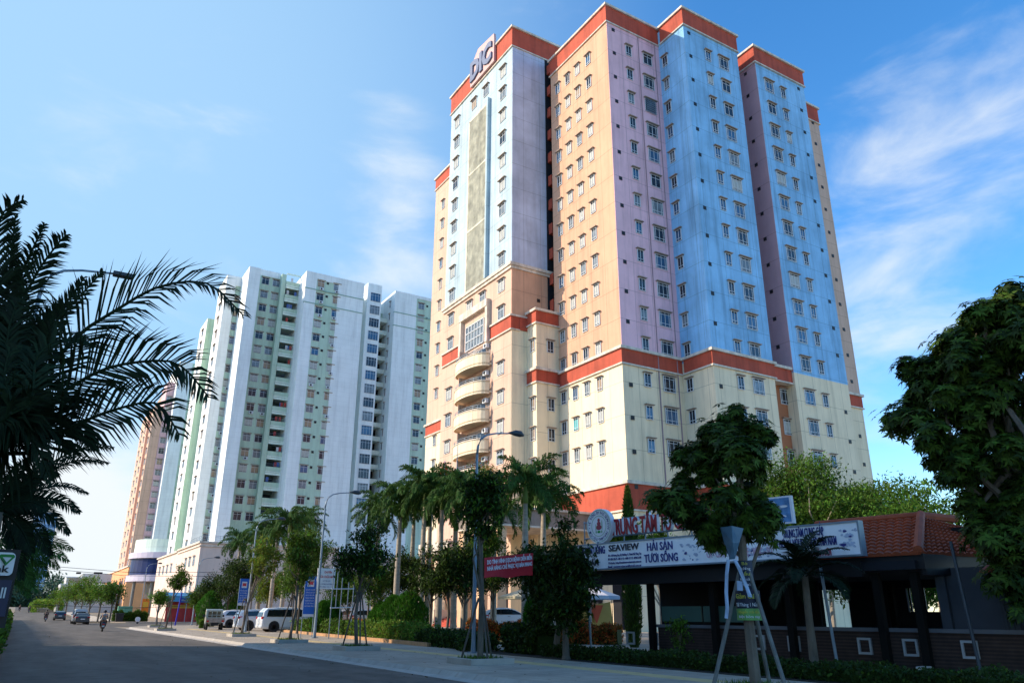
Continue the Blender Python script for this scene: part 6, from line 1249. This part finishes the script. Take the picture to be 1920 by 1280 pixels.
b = MB().merge(text_mesh('TRUNG TÂM HỘI NGHỊ', 1.2, mat('tan lettering', (.5, .33, .14), .7), .1, xx(164)-xx(126)), (xx(126), -.15, zz(1092)), 0); b.build('lettering', t, world=False)
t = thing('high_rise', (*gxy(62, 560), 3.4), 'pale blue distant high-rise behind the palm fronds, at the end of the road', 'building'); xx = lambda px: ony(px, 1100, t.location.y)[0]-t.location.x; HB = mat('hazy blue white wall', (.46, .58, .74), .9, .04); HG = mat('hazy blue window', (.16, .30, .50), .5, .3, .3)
MB().box(xx(36), xx(82), 0, 22, 0, 56, HB).build('wall', t, world=False); b = MB()
for i in range(17):
    for j in range(7): x0_ = xx(37)+(xx(81)-xx(37))*j/7; b.box(x0_+.6, x0_+2.1, -.15, 0, 2+3.2*i, 3.9+3.2*i, HG)
b.build('windows', t, world=False, kind='stuff')
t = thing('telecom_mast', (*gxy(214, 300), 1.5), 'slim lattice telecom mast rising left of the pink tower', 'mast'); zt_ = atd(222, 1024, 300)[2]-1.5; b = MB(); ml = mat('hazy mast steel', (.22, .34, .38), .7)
for sx, sy in ((-1, -1), (1, -1), (1, 1), (-1, 1)): b.tube([(sx*1.3, sy*1.3, 0), (sx*.4, sy*.4, zt_)], .12, ml, 4)
for i in range(16):
    a0, a1 = i/16, (i+1)/16; w0, w1 = 1.3-.9*a0, 1.3-.9*a1
    for q in range(4):
        c = [(-1, -1), (1, -1), (1, 1), (-1, 1)]; p0, p1 = c[q], c[(q+1) % 4]; b.tube([(p0[0]*w0, p0[1]*w0, zt_*a0), (p1[0]*w1, p1[1]*w1, zt_*a1)], .07, ml, 4)
b.build('lattice', t, world=False); b = MB()
for a in range(6): b.box(1.1*math.cos(a)-.2, 1.1*math.cos(a)+.2, 1.1*math.sin(a)-.2, 1.1*math.sin(a)+.2, zt_-2.6, zt_-.3, FRAME)
b.tube([(0, 0, zt_), (0, 0, zt_+2)], .06, ml, 4); b.build('antennas', t, world=False)
for i, (py0, py1) in enumerate(((1058, 1072), (1063, 1080), (1132, 1133))):
    a, c = atd(60, py0, 130), atd(400, py1, 130); m_ = (np.array(a)+c)/2-np.array([0, 0, .5]); o = MB().tube([a, m_, c], .03, BLACK, 4).build('overhead_wire'); tag(o, ['upper overhead wire crossing the road', 'lower overhead wire crossing the road', 'low overhead wire beyond the junction'][i], 'wire')
# fallen leaves and grit along the kerbs and on the shaded road
rs = np.random.RandomState(55); b = MB(); n = 520
X = np.where(rs.rand(n) < .5, 9.75-rs.exponential(.35, n), rs.uniform(.0, 9.6, n)); Y = rs.uniform(14, 70, n)
quads(np.stack([X, Y, np.full(n, .012)], 1), unit(np.stack([rs.normal(size=n), rs.normal(size=n), rs.normal(size=n)*.08], 1)), unit(np.stack([rs.normal(size=n), rs.normal(size=n), rs.normal(size=n)*.08], 1)), .05+.08*rs.rand(n), .03+.04*rs.rand(n), mat('dry leaves', (.10, .07, .035), .9, .4, island=.4), b)
X = rs.uniform(10.3, 15.2, n); quads(np.stack([X, Y, np.full(n, .165)], 1), unit(np.stack([rs.normal(size=n), rs.normal(size=n), rs.normal(size=n)*.08], 1)), unit(np.stack([rs.normal(size=n), rs.normal(size=n), rs.normal(size=n)*.08], 1)), .05+.07*rs.rand(n), .03+.03*rs.rand(n), MATS['dry leaves'], b)
o = b.build('fallen_leaves'); tag(o, 'dry leaves and grit scattered on the road and pavement', 'litter', None, 'stuff')
